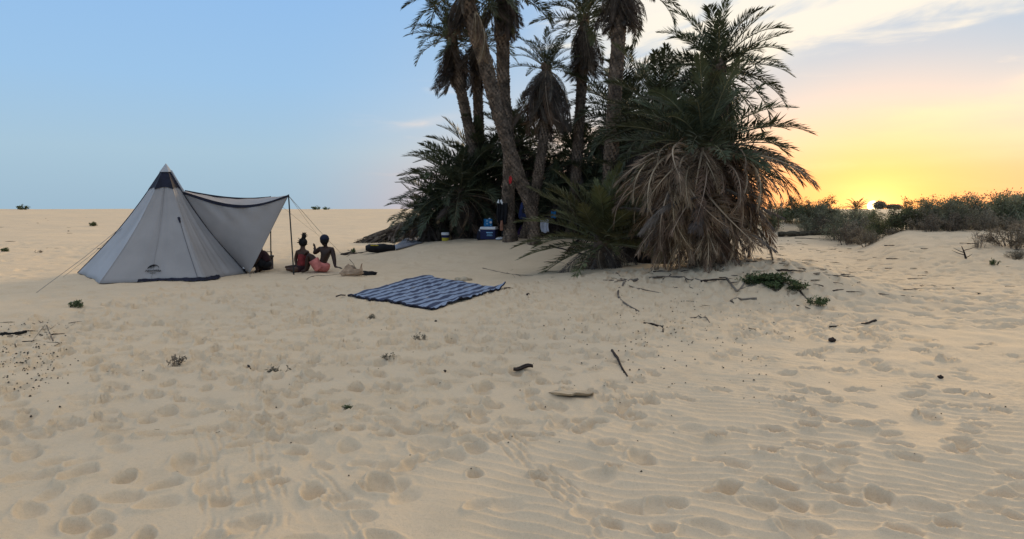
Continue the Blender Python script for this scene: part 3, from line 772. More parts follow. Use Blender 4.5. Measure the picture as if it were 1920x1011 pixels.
# far trees by the sun
def far_tree(px, Y, h, w, label, seed):
    q = random.Random(seed); base = gp(px, Y); root = empty('tree', base); tag(root, label, 'tree')
    mb = MB(); mb.tube([(0, 0, -.2), (.1, 0, h * .35), (0, 0, h * .7)], [.16, .12, .06], 6)
    for i in range(7):
        a = i * .9; mb.tube([(0, 0, h * .35), (math.cos(a) * w * .25, math.sin(a) * w * .25, h * .6), (math.cos(a) * w * .4, math.sin(a) * w * .4, h * .8)], [.07, .05, .02], 4)
    mb.build('trunk', M['twig'], root)
    lf = MB()
    for i in range(3200):
        v = Vector((q.gauss(0, 1), q.gauss(0, 1), q.gauss(0, 1))).normalized() * q.random() ** .4
        k = 1 + .25 * math.sin(v.x * 9 + 2) * math.sin(v.z * 8)
        c = Vector((v.x * w * .5 * k, v.y * w * .5 * k, h * .42 + v.z * h * .48 * k))
        t = Vector((q.gauss(0, 1), q.gauss(0, 1), q.gauss(0, 1))).normalized(); s_ = t.orthogonal(); l = .16
        lf.add([c, c + t * l + s_ * l * .3, c + t * l * 2, c + t * l - s_ * l * .3], [(0, 1, 2, 3)])
    lf.build('crown', M['leaf_brown'], root)
far_tree(1646, 150, 2.1, 2.8, 'far round tree standing beside the setting sun', 1)
far_tree(1672, 150, 1.2, 3.6, 'far low tree on the skyline next to the round one', 2)
q = random.Random(60)
pb = gp(1603, 60); root = empty('palm_tree', pb); tag(root, 'far small palm on the skyline just beside the sun', 'palm tree')
trunk(root, [pb, pb + Vector((0, 0, .8)), pb + Vector((0, 0, 1.2))], .15, .12, q, False); crown(root, Vector((0, 0, 1.2)), q, green=22, glen=1.2, gel=(-5, 85), dead=8, dlen=.8)

# ------------------------------------------------------------------ tent
def sheet(name, A, B_, C_, D_, nu, nv, fn, m, parent, loc, thick=.006, smooth=True):
    """a grid between four corners; fn(u, v) gives the offset of each point; given a real thickness"""
    mb = MB(); A, B_, C_, D_ = map(Vector, (A, B_, C_, D_))
    for j in range(nv + 1):
        for i in range(nu + 1):
            u, v = i / nu, j / nv
            p = A.lerp(B_, u).lerp(D_.lerp(C_, u), v) + Vector(fn(u, v)) - loc
            mb.v.append(tuple(p))
    for j in range(nv):
        for i in range(nu):
            a = j * (nu + 1) + i
            mb.f.append((a, a + 1, a + nu + 2, a + nu + 1)); mb.mi.append(0)
    o = mb.build(name, m, parent, smooth=smooth)
    if thick:
        sd = o.modifiers.new('cloth', 'SOLIDIFY'); sd.thickness = thick; sd.offset = 0
    return o
TC = ground(-7.94, 15.3)
tent = empty('tent', TC); tag(tent, 'grey pyramid tent with navy cap and a raised side flap on poles', 'tent')
APEX = at(311, 309, 15.3)
def gpt(x, y): return ground(x, y, .015)
P1 = hit(146, 513, .015); P2 = hit(186, 533, .015); Q = hit(386, 527, .015); S = hit(463, 513, .015)
Rk = gpt(-7.0, 17.5); Tk = gpt(-9.6, 17.6)
ring = [P1, P2, Q, S, Rk, Tk]
pw = random.Random(5)
def inw(A, B_, u):
    c = A.lerp(B_, u); return Vector((APEX.x - c.x, APEX.y - c.y, 0)).normalized()
def concave(A, B_, amp):
    """walls hang slightly inward, with creases fanning from the apex"""
    s1, s2 = pw.uniform(0, 6), pw.uniform(0, 6)
    def fn(u, v):
        k = math.sin(math.pi * v); e = math.sin(math.pi * u)
        w = .075 * math.sin(u * 17 + s1 + 1.5 * v) * v * (1 - v) * e + .016 * math.sin(u * 41 + v * 5 + s2) * (.2 + v) * e * (1 if v < .98 else 0)
        w += .06 * math.sin((u * 2 - v * 2.6) * 7 + s2) * max(0, v - .6) * e
        inward = inw(A, B_, u)
        return inward * (amp * k * (1 + .15 * e) + w + .05 * e * v) + Vector((0, 0, -amp * .55 * k))
    return fn
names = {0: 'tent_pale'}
panels = []
for i in range(6):
    A, B_ = ring[i], ring[(i + 1) % 6]
    # v = 0 at the apex, 1 at the ground
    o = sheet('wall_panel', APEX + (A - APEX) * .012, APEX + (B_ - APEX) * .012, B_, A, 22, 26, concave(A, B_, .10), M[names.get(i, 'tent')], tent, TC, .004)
    panels.append(o)
def along(A, t, amp=.10):
    """a point on the ridge between apex and corner A at fraction t, hanging like the walls"""
    return APEX.lerp(A, t)
def wallpt(i, u, v, out=.012, amp=.10):
    A, B_ = ring[i], ring[(i + 1) % 6]
    p = APEX.lerp(A.lerp(B_, u), v); inward = inw(A, B_, u)
    k = math.sin(math.pi * v); e = math.sin(math.pi * u)
    return p + inward * (amp * k * (1 + .15 * e) + .05 * e * v) + Vector((0, 0, -amp * .55 * k)) - inward * out
# seams along the ridges
for i in range(6):
    mb = MB(); pts = []
    for k in range(25):
        v = .02 + .98 * k / 24
        a = wallpt(i, 0, v, .0); b_ = wallpt((i - 1) % 6, 1, v, .0); pts.append((a + b_) / 2 - TC)
    mb.tube(pts, .016 if i in (0, 3) else .006, 5); mb.build('ridge_seam', M['navy'] if i in (0, 3) else M['tent'], tent)
# zip line and door flap crease on the face towards the people
mb = MB(); mb.tube([wallpt(1, .93, v, .015) - TC for v in np.linspace(.46, 1.0, 14)], .0055, 5); mb.build('zip', M['zip'], tent)
mb = MB(); mb.tube([wallpt(1, .925, v, .02) - TC for v in (.455, .475, .50)], [.03, .024, .012], 5); mb.build('zip_tab', M['navy'], tent)
mb = MB(); mb.tube([wallpt(1, .47 + .0 * v, v, .008) - TC for v in np.linspace(.2, .99, 16)], .005, 4); mb.build('panel_seam', M['tent'], tent)
# navy cap and pale tip
mb = MB()
for i in (0, 1, 2, 3, 4, 5):
    A, B_ = ring[i], ring[(i + 1) % 6]; n = 8
    for j in range(7):
        for k in range(n + 1):
            u = k / n; e = math.sin(math.pi * u)
            v = .05 + (.215 - .02 * e - .05) * j / 6
            mb.v.append(tuple(wallpt(i, u, v, .022) + Vector((0, 0, .012)) - TC))
    b0 = len(mb.v) - 7 * (n + 1)
    for j in range(6):
        for k in range(n):
            a = b0 + j * (n + 1) + k; mb.f.append((a, a + 1, a + n + 2, a + n + 1)); mb.mi.append(0)
mb.build('cap', M['navy'], tent, smooth=False)
mb = MB(); tip = APEX - TC + Vector((0, 0, .035))
rg = [sum((wallpt(i, 0, .062, .05), ), Vector()) - TC for i in range(6)]
mb.add([tip] + rg, [(0, 1 + (i + 1) % 6, 1 + i) for i in range(6)]); mb.build('cap_tip', M['tent_pale'], tent)
for i in (3,):
    mb = MB(); mb.tube([wallpt(2, 1, v, .04) - TC for v in np.linspace(.05, .235, 6)], .022, 5); mb.build('cap_edge', M['tent_pale'], tent)
# ground flap along the bottom
for i, (u0, u1) in ((1, (.35, 1.0)), (2, (0, .35))):
    mb = MB(); n = 26
    for k in range(n + 1):
        u = u0 + (u1 - u0) * k / n; p = wallpt(i, u, .985, .012); g0 = wallpt(i, u, 1.0, .02)
        o_ = wallpt(i, u, 1.0, .06 + .015 * math.sin(u * 31)); h_ = .0 + .012 * max(0, math.sin(u * 47 + 1))
        mb.v += [tuple(p + Vector((0, 0, .025 + h_)) - TC), tuple(g0 + Vector((0, 0, .02)) - TC), tuple(Vector((o_.x, o_.y, gz(o_.x, o_.y) + .008 + .012 * (k % 3))) - TC)]
    for k in range(n):
        a = 3 * k; mb.f += [(a, a + 3, a + 4, a + 1), (a + 1, a + 4, a + 5, a + 2)]; mb.mi += [0, 0]
    mb.build('ground_flap', M['navy'], tent)
# the mark printed on the front wall
def on_front(a, b_, out=.028):
    """metres across / up from the mark's centre, on the front wall"""
    w = (Q - P2).length
    v0 = .905; u0 = .478
    v = v0 - b_ / 2.75; u = u0 + a / (w * v)
    return wallpt(1, u, v, out) - TC
def printed(name, verts2, faces):
    mb = MB(); mb.add([on_front(x, y) for x, y in verts2], faces); return mb.build(name, M['black'], panels[1])
arc_o = [(math.cos(t) * .125, .035 + math.sin(t) * .105) for t in np.linspace(math.pi * .97, math.pi * .05, 22)]
arc_i = [(math.cos(t) * .112 + .006, .030 + math.sin(t) * (.092 - .03 * max(0, math.sin((t - 1.2) * 1.6)))) for t in np.linspace(math.pi * .97, math.pi * .05, 22)]
vs = arc_o + arc_i; printed('mountain_mark', vs, [(i, i + 1, 23 + i, 22 + i) for i in range(21)])
printed('mountain_shade', [(-.105, .075), (-.07, .118), (-.02, .142), (.03, .138), (.058, .115), (.022, .108), (.002, .085), (-.022, .098), (-.042, .078), (-.075, .062)], [(0, 1, 9), (1, 8, 9), (1, 2, 8), (2, 7, 8), (2, 3, 7), (3, 6, 7), (3, 5, 6), (3, 4, 5)])
def lettering(txt, size, cy, shear):
    cu = bpy.data.curves.new('lettering', 'FONT'); cu.body = txt; cu.size = size; cu.align_x = 'CENTER'; cu.shear = shear; cu.offset = size * .022; cu.resolution_u = 3
    to = bpy.data.objects.new('lettering_source', cu); col.objects.link(to)
    bpy.context.view_layer.update()
    me = bpy.data.meshes.new_from_object(to.evaluated_get(bpy.context.evaluated_depsgraph_get()))
    bpy.data.objects.remove(to); bpy.data.curves.remove(cu)
    for v in me.vertices:
        p = on_front(v.co.x, v.co.y + cy - .10 * v.co.x ** 2 * 3); v.co = p
    me.materials.clear(); me.materials.append(M['black'])
    return link('lettering', me, panels[1])
lettering('Naturehike', .072, -.022, .28)
lettering('outdoor', .036, -.066, .2)
# the raised flap: roof sheet, hanging side, dark edge, two poles, ropes
pbase = hit(551, 515); PT = Vector((at(541, 367, pbase.y).x, pbase.y, at(541, 367, pbase.y).z))
rbase = hit(508, 498); RT = at(507, 370, rbase.y)
def ridge(i, v): return (wallpt(i, 0, v, 0) + wallpt((i - 1) % 6, 1, v, 0)) / 2
A1 = ridge(3, .245) + Vector((.02, -.01, .01)); A2 = ridge(4, .23) + Vector((.02, 0, .02))
S2 = hit(468, 514, .03)
def edge_sag(u): return -.27 * math.sin(math.pi * u ** 1.1)
def roof(u, v):
    s_ = math.sin(math.pi * u)
    return Vector((0, 0, edge_sag(u) * (1 - v) + (-.10 * s_) * v - .06 * s_ * math.sin(math.pi * v) + .006 * math.sin(u * 25 + v * 9)))
sheet('flap_roof', A1, PT, RT, A2, 28, 14, roof, M['tent'], tent, TC, .004)
def side(u, v):
    s_ = math.sin(math.pi * u); 
    cr = .014 * math.sin(u * 26 - v * 6) * math.exp(-((v - .12) / .10) ** 2) * s_ + .010 * math.sin((u + v) * 9) * v * (1 - v)
    att = (ridge(3, .245 + .755 * v) - A1.lerp(S2, v)) * (1 - u) ** 2
    return att + Vector((0, -.03 * math.sin(math.pi * v) * s_ + cr * 2.6, edge_sag(u) * (1 - v) ** 1.2 - .003))
sheet('flap_side', A1, PT, S2 + Vector((.01, 0, 0)), S2, 36, 26, side, M['tent'], tent, TC, .004)
for nm, A, B_, sg in (('flap_edge', A1, PT, edge_sag), ('flap_edge', A2, RT, lambda u: -.10 * math.sin(math.pi * u))):
    mb = MB(); n = 30
    for k in range(n + 1):
        u = k / n; p = A.lerp(B_, u) + Vector((0, 0, sg(u))) - TC; w = .058 * (.55 + .45 * math.sin(math.pi * min(1, u * 1.2 + .05))) * .62
        mb.v += [tuple(p + Vector((0, -.014, w))), tuple(p + Vector((0, -.018, -w))), tuple(p + Vector((0, .008, -w))), tuple(p + Vector((0, .008, w)))]
    for k in range(n):
        a = 4 * k
        for i in range(4): mb.f.append((a + i, a + (i + 1) % 4, a + 4 + (i + 1) % 4, a + 4 + i)); mb.mi.append(0)
    mb.build(nm, M['navy'], tent)
for bs, tp in ((pbase, PT), (rbase, RT)):
    mb = MB(); t = tp + (tp - bs) * .015
    mb.tube([bs - Vector((0, 0, .05)) - TC, bs.lerp(t, .33) - TC, bs.lerp(t, .66) - TC, t - TC], .0155, 8); mb.build('pole', M['pole'], tent)
for A, B_ in ((PT, hit(640, 476)), (RT, hit(612, 452)), (ridge(0, .56), hit(68, 549)), (wallpt(0, .1, .55, 0), hit(118, 520)), (PT, hit(600, 446)), (S2, hit(473, 537))):
    mb = MB(); mb.tube([A - TC, (A + B_) / 2 - TC + Vector((0, 0, -.03)), B_ - TC], .0045, 4); mb.build('guy_rope', M['rope'], tent)
# pegs and gathered straps at the near corner
mb = MB(); pc = S - TC
for i in range(6):
    a = pw.uniform(0, 6.28); p = pc + Vector((.03 + .06 * math.cos(a), -.05 + .05 * math.sin(a), .05 + .03 * i))
    mb.box(p, (.05, .03, .07), Matrix.Rotation(a, 3, 'Y'), mi=i % 2)
mb.build('corner_strap', (M['black'], M['white']), tent)

# ------------------------------------------------------------------ people
def skin_body(name, verts, edges, m, parent, root_i=0, sub=2):
    """joints with radii, grown to one continuous surface"""
    me = bpy.data.meshes.new(name); me.from_pydata([tuple(v[0]) for v in verts], edges, [])
    o = link(name, me, parent)
    md = o.modifiers.new('skin', 'SKIN'); md.use_smooth_shade = True; md.branch_smoothing = .4
    if not me.skin_vertices: 
        bpy.context.view_layer.objects.active = o
    sv = me.skin_vertices[0].data
    for i, v in enumerate(verts):
        r = v[1]; sv[i].radius = (r, r) if not hasattr(r, '__len__') else r
        sv[i].use_root = (i == root_i)
    sb = o.modifiers.new('sub', 'SUBSURF'); sb.levels = sub; sb.render_levels = sub
    me.materials.append(m)
    return o
def ball(mb, c, r, n=14, mi=0, zmin=-1.0, squash=(1, 1, 1)):
    c = Vector(c); b0 = len(mb.v); rows_ = 9
    for j in range(rows_ + 1):
        t = -math.pi / 2 + math.pi * j / rows_
        z = max(math.sin(t), zmin)
        for k in range(n):
            a = 2 * math.pi * k / n
            mb.v.append(tuple(c + Vector((math.cos(t) * math.cos(a) * r * squash[0], math.cos(t) * math.sin(a) * r * squash[1], z * r * squash[2]))))
    for j in range(rows_):
        for k in range(n):
            a = b0 + j * n + k; b_ = b0 + j * n + (k + 1) % n
            mb.f.append((a, b_, b_ + n, a + n)); mb.mi.append(mi)
class Fig:
    """joints by name; every position relative to the figure's base"""
    def __init__(s, root): s.root = root; s.v = []; s.e = []; s.n = {}
    def j(s, name, p, r, frm=None):
        s.n[name] = len(s.v); s.v.append((Vector(p) - s.root.location, r))
        if frm: s.e.append((s.n[frm], s.n[name]))
    def hand(s, wrist, dirv, up, spread=.018, name='hand'):
        """palm with four fingers of different lengths and a thumb from its side"""
        w = s.v[s.n[wrist]][0] + s.root.location; d_ = Vector(dirv).normalized(); u_ = Vector(up).normalized(); sd = d_.cross(u_).normalized()
        s.j(name, w + d_ * .07, (.034, .016), wrist)
        for i, (o_, l) in enumerate(((-1.5, .060), (-.5, .078), (.5, .074), (1.5, .055))):
            k = w + d_ * .095 + sd * o_ * spread
            s.j(name + 'k%d' % i, k, .0095, name); s.j(name + 'm%d' % i, k + d_ * l * .5 - u_ * .006, .009, name + 'k%d' % i); s.j(name + 't%d' % i, k + d_ * l - u_ * .022, .0075, name + 'm%d' % i)
        k = w + d_ * .045 + sd * .038
        s.j(name + 'th', k, .011, name); s.j(name + 'tt', k + d_ * .045 + sd * .022, .009, name + 'th')
    def build(s, m): return skin_body('body', s.v, s.e, m, s.root)

def shell(name, hips, legs, m, parent):
    """shorts: a rounded seat and a sleeve for each thigh"""
    mb = MB(); mb.tube([p for p, _ in hips], [r for _, r in hips], 14)
    for lg in legs: mb.tube(smooth_path([p for p, _ in lg], 3), [lg[0][1] + (lg[-1][1] - lg[0][1]) * i / (3 * (len(lg) - 1)) for i in range(3 * (len(lg) - 1) + 1)], 14)
    return mb.build(name, m, parent, smooth=True)
# woman with a bun, seated with her back to the viewer
WY = hit(566, 509).y
def W_(px, py, dy=0): return at(px, py, WY + dy)
wb = hit(566, 509); woman = empty('person', wb)
tag(woman, 'seated person in dark red top with hair in a high bun, legs stretched aside', 'person')
f = Fig(woman)
f.j('pelvis', W_(566, 502), (.17, .12)); f.j('waist', W_(566.5, 492), (.125, .095), 'pelvis'); f.j('chest', W_(567, 479), (.15, .10), 'waist'); f.j('upper', W_(567, 471.5), (.12, .08), 'chest')
f.j('neck', W_(567.5, 466.5), .048, 'upper'); f.j('jaw', W_(568, 461.5, .02), (.066, .075), 'neck'); f.j('head', W_(568, 455, .01), (.080, .095), 'jaw'); f.j('top', W_(568, 450.5), (.05, .06), 'head')
f.j('nose', W_(567, 457, .115), .016, 'head')
f.j('lsh', W_(557.5, 472.5), .056, 'upper'); f.j('lel', W_(554, 487, .02), .040, 'lsh'); f.j('lwr', W_(556.5, 499, -.05), .029, 'lel')
f.hand('lwr', (.6, -.3, -.6), (-.8, .2, -.5), name='lh')
f.j('rsh', W_(576.5, 472.5), .056, 'upper'); f.j('rel', W_(580, 485, .05), .040, 'rsh'); f.j('rwr', W_(574, 494, .2), .029, 'rel')
f.hand('rwr', (-.8, .4, -.3), (0, 0, 1), name='rh')
f.j('lhip', W_(560, 503, .05), .095, 'pelvis'); f.j('lkn', W_(549, 501, .12), .062, 'lhip'); f.j('lan', W_(538, 501.5, .12), .038, 'lkn'); f.j('lto', W_(534, 500.5, .13), .028, 'lan')
f.j('rhip', W_(563, 505, -.08), .095, 'pelvis'); f.j('rkn', W_(549, 506.5, -.22), .060, 'rhip'); f.j('ran', W_(541, 505.5, -.15), .038, 'rkn'); f.j('rto', W_(536.5, 505, -.12), .028, 'ran')
f.build(M['skin'])
def V(fig, n): return fig.v[fig.n[n]][0]
tp = Fig(woman)
tp.j('a', W_(566, 501.5), (.178, .13)); tp.j('b', W_(566.5, 492), (.137, .106), 'a'); tp.j('c', W_(567, 480), (.158, .110), 'b'); tp.j('d', W_(567, 474), (.128, .092), 'c')
skin_body('top', tp.v, tp.e, M['red'], woman)
shell('shorts', [(W_(566, 507) - wb, .13), (W_(566, 503) - wb, .168), (W_(566, 498) - wb, .15)], [[(W_(562, 503, .05) - wb, .105), (W_(555, 502, .09) - wb, .085)], [(W_(562, 505, -.08) - wb, .105), (W_(556, 506, -.15) - wb, .085)]], M['maroon'], woman)
mb = MB(); hc = W_(568, 454.5, -.012) - wb
ball(mb, hc, .105, zmin=-.75, squash=(.95, 1, 1.02)); ball(mb, W_(570, 442.5) - wb, .058, squash=(.9, .9, 1.25)); mb.tube([W_(569, 448) - wb, W_(570, 443) - wb], [.05, .04], 8)
for i in range(40):
    a = pw.uniform(0, 6.28); b_ = pw.uniform(-.6, 1.4); dv = Vector((math.cos(a) * math.cos(b_), math.sin(a) * math.cos(b_), math.sin(b_)))
    c = W_(570, 442.5) - wb if i % 2 else hc
    r_ = .05 if i % 2 else .097
    mb.tube([c + dv * r_, c + dv * (r_ + .03) + Vector((pw.uniform(-.02, .02), 0, pw.uniform(-.02, .02)))], [.010, .003], 4)
mb.build('hair', M['hair'], woman, smooth=True)

# man with a cap, propped on one arm, gesturing with the other hand
MY = hit(604, 510).y
def N_(px, py, dy=0): return at(px, py, MY + dy)
mbse = hit(604, 510); man = empty('person', mbse)
tag(man, 'bare-backed person in navy cap and salmon shorts leaning on one straight arm', 'person')
f = Fig(man)
f.j('pelvis', N_(603, 501), (.165, .125)); f.j('waist', N_(607, 491), (.135, .10), 'pelvis'); f.j('chest', N_(611.5, 477), (.185, .125), 'waist'); f.j('upper', N_(611, 467), (.165, .095), 'chest')
f.j('neck', N_(609.5, 461.5), .062, 'upper'); f.j('jaw', N_(608.5, 456.5, .03), (.070, .080), 'neck'); f.j('head', N_(608.5, 450, .015), (.086, .100), 'jaw'); f.j('top', N_(608.5, 445), (.055, .065), 'head')
f.j('nose', N_(602, 453.5, .09), .017, 'head'); f.j('ear', N_(601, 452, -.02), .016, 'head')
f.j('lsh', N_(600.5, 466, .02), .066, 'upper'); f.j('lel', N_(589.5, 475.5, .10), .052, 'lsh'); f.j('lwr', N_(591, 468.5, .14), .034, 'lel')
f.hand('lwr', (-.25, .5, .7), (.6, .5, -.3), spread=.015, name='lh')
f.j('rsh', N_(622.5, 466.5, -.02), .066, 'upper'); f.j('rel', N_(626.5, 486, -.08), .050, 'rsh'); f.j('rwr', N_(628.5, 500.5, -.12), .031, 'rel')
f.hand('rwr', (.9, -.2, -.10), (0, 0, 1), name='rh')
f.j('lhip', N_(597, 502, .06), .10, 'pelvis'); f.j('lkn', N_(583, 478, .16), .066, 'lhip'); f.j('lan', N_(576, 506, .2), .043, 'lkn'); f.j('lto', N_(568, 508.5, .2), .030, 'lan')
f.j('rhip', N_(597, 503, -.12), .10, 'pelvis'); f.j('rkn', N_(579, 476, -.16), .066, 'rhip'); f.j('ran', N_(573.5, 507, -.1), .043, 'rkn'); f.j('rto', N_(564, 510, -.12), .030, 'ran')
f.build(M['skin2'])
shell('shorts', [(N_(602, 508) - mbse, .13), (N_(603, 502) - mbse, .175), (N_(606, 496) - mbse, .165), (N_(607.5, 492) - mbse, .150)], [[(N_(598, 502, .06) - mbse, .118), (N_(594, 496, .09) - mbse, .115), (N_(589, 487, .12) - mbse, .105)], [(N_(599, 503, -.10) - mbse, .122), (N_(593, 496, -.13) - mbse, .118), (N_(587, 487, -.145) - mbse, .108)]], M['pink'], man)
mb = MB(); hc = N_(608.5, 449.5, .01) - mbse
ball(mb, hc + Vector((0, 0, .012)), .112, zmin=-.18, squash=(.95, 1.02, 1.0))
br = Matrix.Rotation(R(-8), 3, 'X')
mb.tube([hc + Vector((-.05, .08, .0)), hc + Vector((-.075, .14, -.012)), hc + Vector((-.09, .17, -.02))], [.07, .055, .03], 8)
mb.build('cap', M['cap'], man, smooth=True)
mb = MB(); ball(mb, hc + Vector((0, -.01, -.02)), .100, zmin=-.75); mb.build('hair', M['hair'], man, smooth=True)

# person bent forward behind the hanging flap
TY = S2.y + .45
def T_(px, py, dy=0): return at(px, py, TY + dy)
tb = ground(T_(490, 500).x, TY); third = empty('person', tb)
tag(third, 'crouching person in maroon bent forward, half hidden behind the tent flap', 'person')
f = Fig(third)
f.j('pelvis', T_(497, 494), (.15, .12)); f.j('waist', T_(498, 485), (.13, .10), 'pelvis'); f.j('chest', T_(494, 477), (.15, .105), 'waist'); f.j('upper', T_(490, 475), (.13, .09), 'chest')
f.j('neck', T_(487, 473), .052, 'upper'); f.j('jaw', T_(485, 472, .04), (.068, .078), 'neck'); f.j('head', T_(483.5, 469.5, .03), (.082, .098), 'jaw')
f.j('nose', T_(477, 472, .04), .016, 'head')
f.j('lsh', T_(486, 479, -.17), .058, 'upper'); f.j('lel', T_(482, 490, -.2), .044, 'lsh'); f.j('lwr', T_(476, 499, -.18), .030, 'lel')
f.hand('lwr', (-.8, 0, -.5), (0, -1, .2), name='lh')
f.j('rsh', T_(490, 478, .17), .058, 'upper'); f.j('rel', T_(482, 488, .24), .044, 'rsh'); f.j('rwr', T_(475, 496, .2), .030, 'rel')
f.hand('rwr', (-.8, 0, -.5), (0, 1, .2), name='rh')
f.j('lhip', T_(494, 497, -.1), .095, 'pelvis'); f.j('lkn', T_(479, 488, -.14), .062, 'lhip'); f.j('lan', T_(483, 507, -.16), .042, 'lkn'); f.j('lto', T_(477, 511, -.18), .030, 'lan')
f.j('rhip', T_(495, 498, .1), .095, 'pelvis'); f.j('rkn', T_(481, 489, .16), .062, 'rhip'); f.j('ran', T_(490, 506, .16), .042, 'rkn'); f.j('rto', T_(484, 509, .18), .030, 'ran')
f.build(M['skin2'])
tp = Fig(third)
tp.j('a', T_(498, 492), (.16, .13)); tp.j('b', T_(498.5, 485), (.142, .112), 'a'); tp.j('c', T_(494, 477), (.16, .118), 'b'); tp.j('d', T_(490.5, 475.5), (.138, .1), 'c')
tp.j('e', T_(486, 479, -.17), .070, 'd'); tp.j('g', T_(484, 485, -.19), .062, 'e')
skin_body('shirt', tp.v, tp.e, M['maroon'], third)
shell('trousers', [(T_(497, 503) - tb, .11), (T_(497, 496) - tb, .16), (T_(498, 490) - tb, .145)], [[(T_(494, 497, -.1) - tb, .11), (T_(481, 489, -.14) - tb, .076), (T_(482, 500, -.155) - tb, .058)], [(T_(495, 498, .1) - tb, .11), (T_(483, 490, .15) - tb, .076), (T_(488, 500, .16) - tb, .058)]], M['black'], third)
mb = MB(); ball(mb, T_(484, 468.8, .02) - tb, .104, zmin=-.5); mb.build('hair', M['hair'], third, smooth=True)

# ------------------------------------------------------------------ belongings
def rounded(o, w=.01, seg=2):
    b_ = o.modifiers.new('edge', 'BEVEL'); b_.width = w; b_.segments = seg; return o
# crate beside the crouching person
p = ground(at(498, 495, TY + .55).x, TY + .55); root = empty('storage_crate', p); tag(root, 'small dark crate with white band beside the crouching person', 'crate')
mb = MB(); mb.box((0, 0, .15), (.30, .24, .30)); rounded(mb.build('box', M['navy'], root))
mb = MB(); mb.box((0, 0, .322), (.33, .27, .05)); rounded(mb.build('lid', M['black'], root))
mb = MB(); mb.box((0, -.122, .18), (.16, .008, .10)); mb.build('label_patch', M['tarp'], root)
mb = MB(); mb.tube([(-.16, 0, .26), (-.16, 0, .44), (.16, 0, .44), (.16, 0, .26)], .010, 6); mb.build('handle', M['black'], root)
# bucket
p = hit(835, 452); root = empty('bucket', p); tag(root, 'small plastic bucket, white lid, navy band and yellow base', 'bucket'); root.scale = (1.0, 1.0, 1.0)
r0 = .115
mb = MB(); mb.lathe((0, 0, 0), [(r0 * .9, 0), (r0 * .96, .10)], 22); mb.build('base', M['yellow'], root, smooth=False)
mb = MB(); mb.lathe((0, 0, .1), [(r0 * .975, 0), (r0 * 1.03, .085)], 22); mb.build('band', M['coolerblue'], root)
mb = MB(); mb.lathe((0, 0, .185), [(r0 * 1.10, 0), (r0 * 1.12, .06), (r0 * 1.08, .075), (r0 * .98, .08)], 22); mb.build('lid', M['white'], root)
mb = MB(); mb.tube([(r0 * 1.1 * math.cos(t), -.02, .16 - .12 * math.sin(t)) for t in np.linspace(0, math.pi, 12)], .005, 5); mb.build('handle', M['pole'], root)
# cooler
p = hit(917, 449); cz = math.radians(-14); root = empty('cooler_box', p); tag(root, 'dark blue cooler box with white lid on the sand by the grove', 'cooler')
root.rotation_euler = (0, 0, cz)
mb = MB(); mb.box((0, 0, .15), (.46, .30, .30), taper=1.05); rounded(mb.build('box', M['coolerblue'], root), .02, 3)
mb = MB(); mb.box((0, 0, .345), (.51, .35, .085), taper=.94); rounded(mb.build('lid', M['white'], root), .02, 3)
for z, w in ((.215, .20), (.165, .16), (.12, .18)):
    mb = MB(); mb.box((.06, -.158, z), (w, .006, .030 if z > .2 else .016)); mb.build('print_line', M['bluepale'], root)
mb = MB(); mb.tube([(-.25, -.1, .25), (-.285, -.1, .29), (-.285, .1, .29), (-.25, .1, .25)], .012, 6); mb.build('handle', M['white'], root)
# blue water box on the cooler
cp = Vector(p) + Vector((-.03, 0, .388)); root = empty('water_carton', cp); tag(root, 'bright blue water carton with white print standing on the cooler lid', 'carton'); root.rotation_euler = (0, 0, R(20))
mb = MB(); mb.box((0, 0, .118), (.22, .18, .235)); rounded(mb.build('carton', M['bluepl'], root), .012, 2)
for q_ in (((-.055, -.0925, .18), (.06, .004, .06)), ((-.06, -.0925, .09), (.05, .004, .05)), ((.055, -.0925, .04), (.04, .004, .03))):
    mb = MB(); mb.box(*q_); mb.build('print_patch', M['bluepale'], root)
mb = MB(); mb.tube([(.055, -.0915, .135), (.055, -.0955, .135)], .038, 18); mb.build('round_emblem', M['white'], root)
mb = MB(); mb.lathe((.05, 0, .2355), [(.03, 0), (.03, .02), (.025, .03)], 12); mb.build('spout_cap', M['white'], root)
# bag leaning on the cooler
def soft_bag(name, base, w, dpt, h, m, parent=None, seed=1, lean=0.0, n=16, rows_=12):
    """a slumped sack: rounded box cross-section pinched to the top, crumpled"""
    q = random.Random(seed); mb = MB(); b_ = Vector(base)
    ph_ = [q.uniform(0, 6.28) for _ in range(4)]
    for j in range(rows_ + 1):
        t = j / rows_; k = (1 - .45 * t ** 3) * (.90 + .10 * math.sin(math.pi * min(1, t * 1.4)))
        if j == 0: k *= .85
        for i in range(n):
            a = 2 * math.pi * i / n; c, s_ = math.cos(a), math.sin(a)
            sq = 1 / max(abs(c), abs(s_)) ** .55
            wob = 1 + .06 * math.sin(3 * a + ph_[0] + t * 3) + .05 * math.sin(5 * a - t * 6 + ph_[1])
            mb.v.append(tuple(b_ + Vector((c * w / 2 * sq * k * wob + lean * t, s_ * dpt / 2 * sq * k * wob, h * t + .02 * math.sin(2 * a + ph_[2]) * t))))
    for j in range(rows_):
        for i in range(n):
            a = j * n + i; e = j * n + (i + 1) % n
            mb.f.append((a, e, e + n, a + n)); mb.mi.append(0)
    mb.f.append(tuple(range(n))[::-1]); mb.mi.append(0)
    mb.f.append(tuple(range(rows_ * n, rows_ * n + n))); mb.mi.append(0)
    return mb.build(name, m, parent, smooth=True)
p = hit(902, 450); root = empty('black_bag', p); tag(root, 'black soft bag slumped against the front of the cooler', 'bag')
soft_bag('bag_body', (0, -.02, -.01), .27, .16, .34, M['navy'], root, 3)
mb = MB(); mb.tube([(-.06, -.05, .3), (-.06, -.05, .36), (.06, -.05, .36), (.06, -.05, .3)], .008, 5); mb.build('strap', M['black'], root)
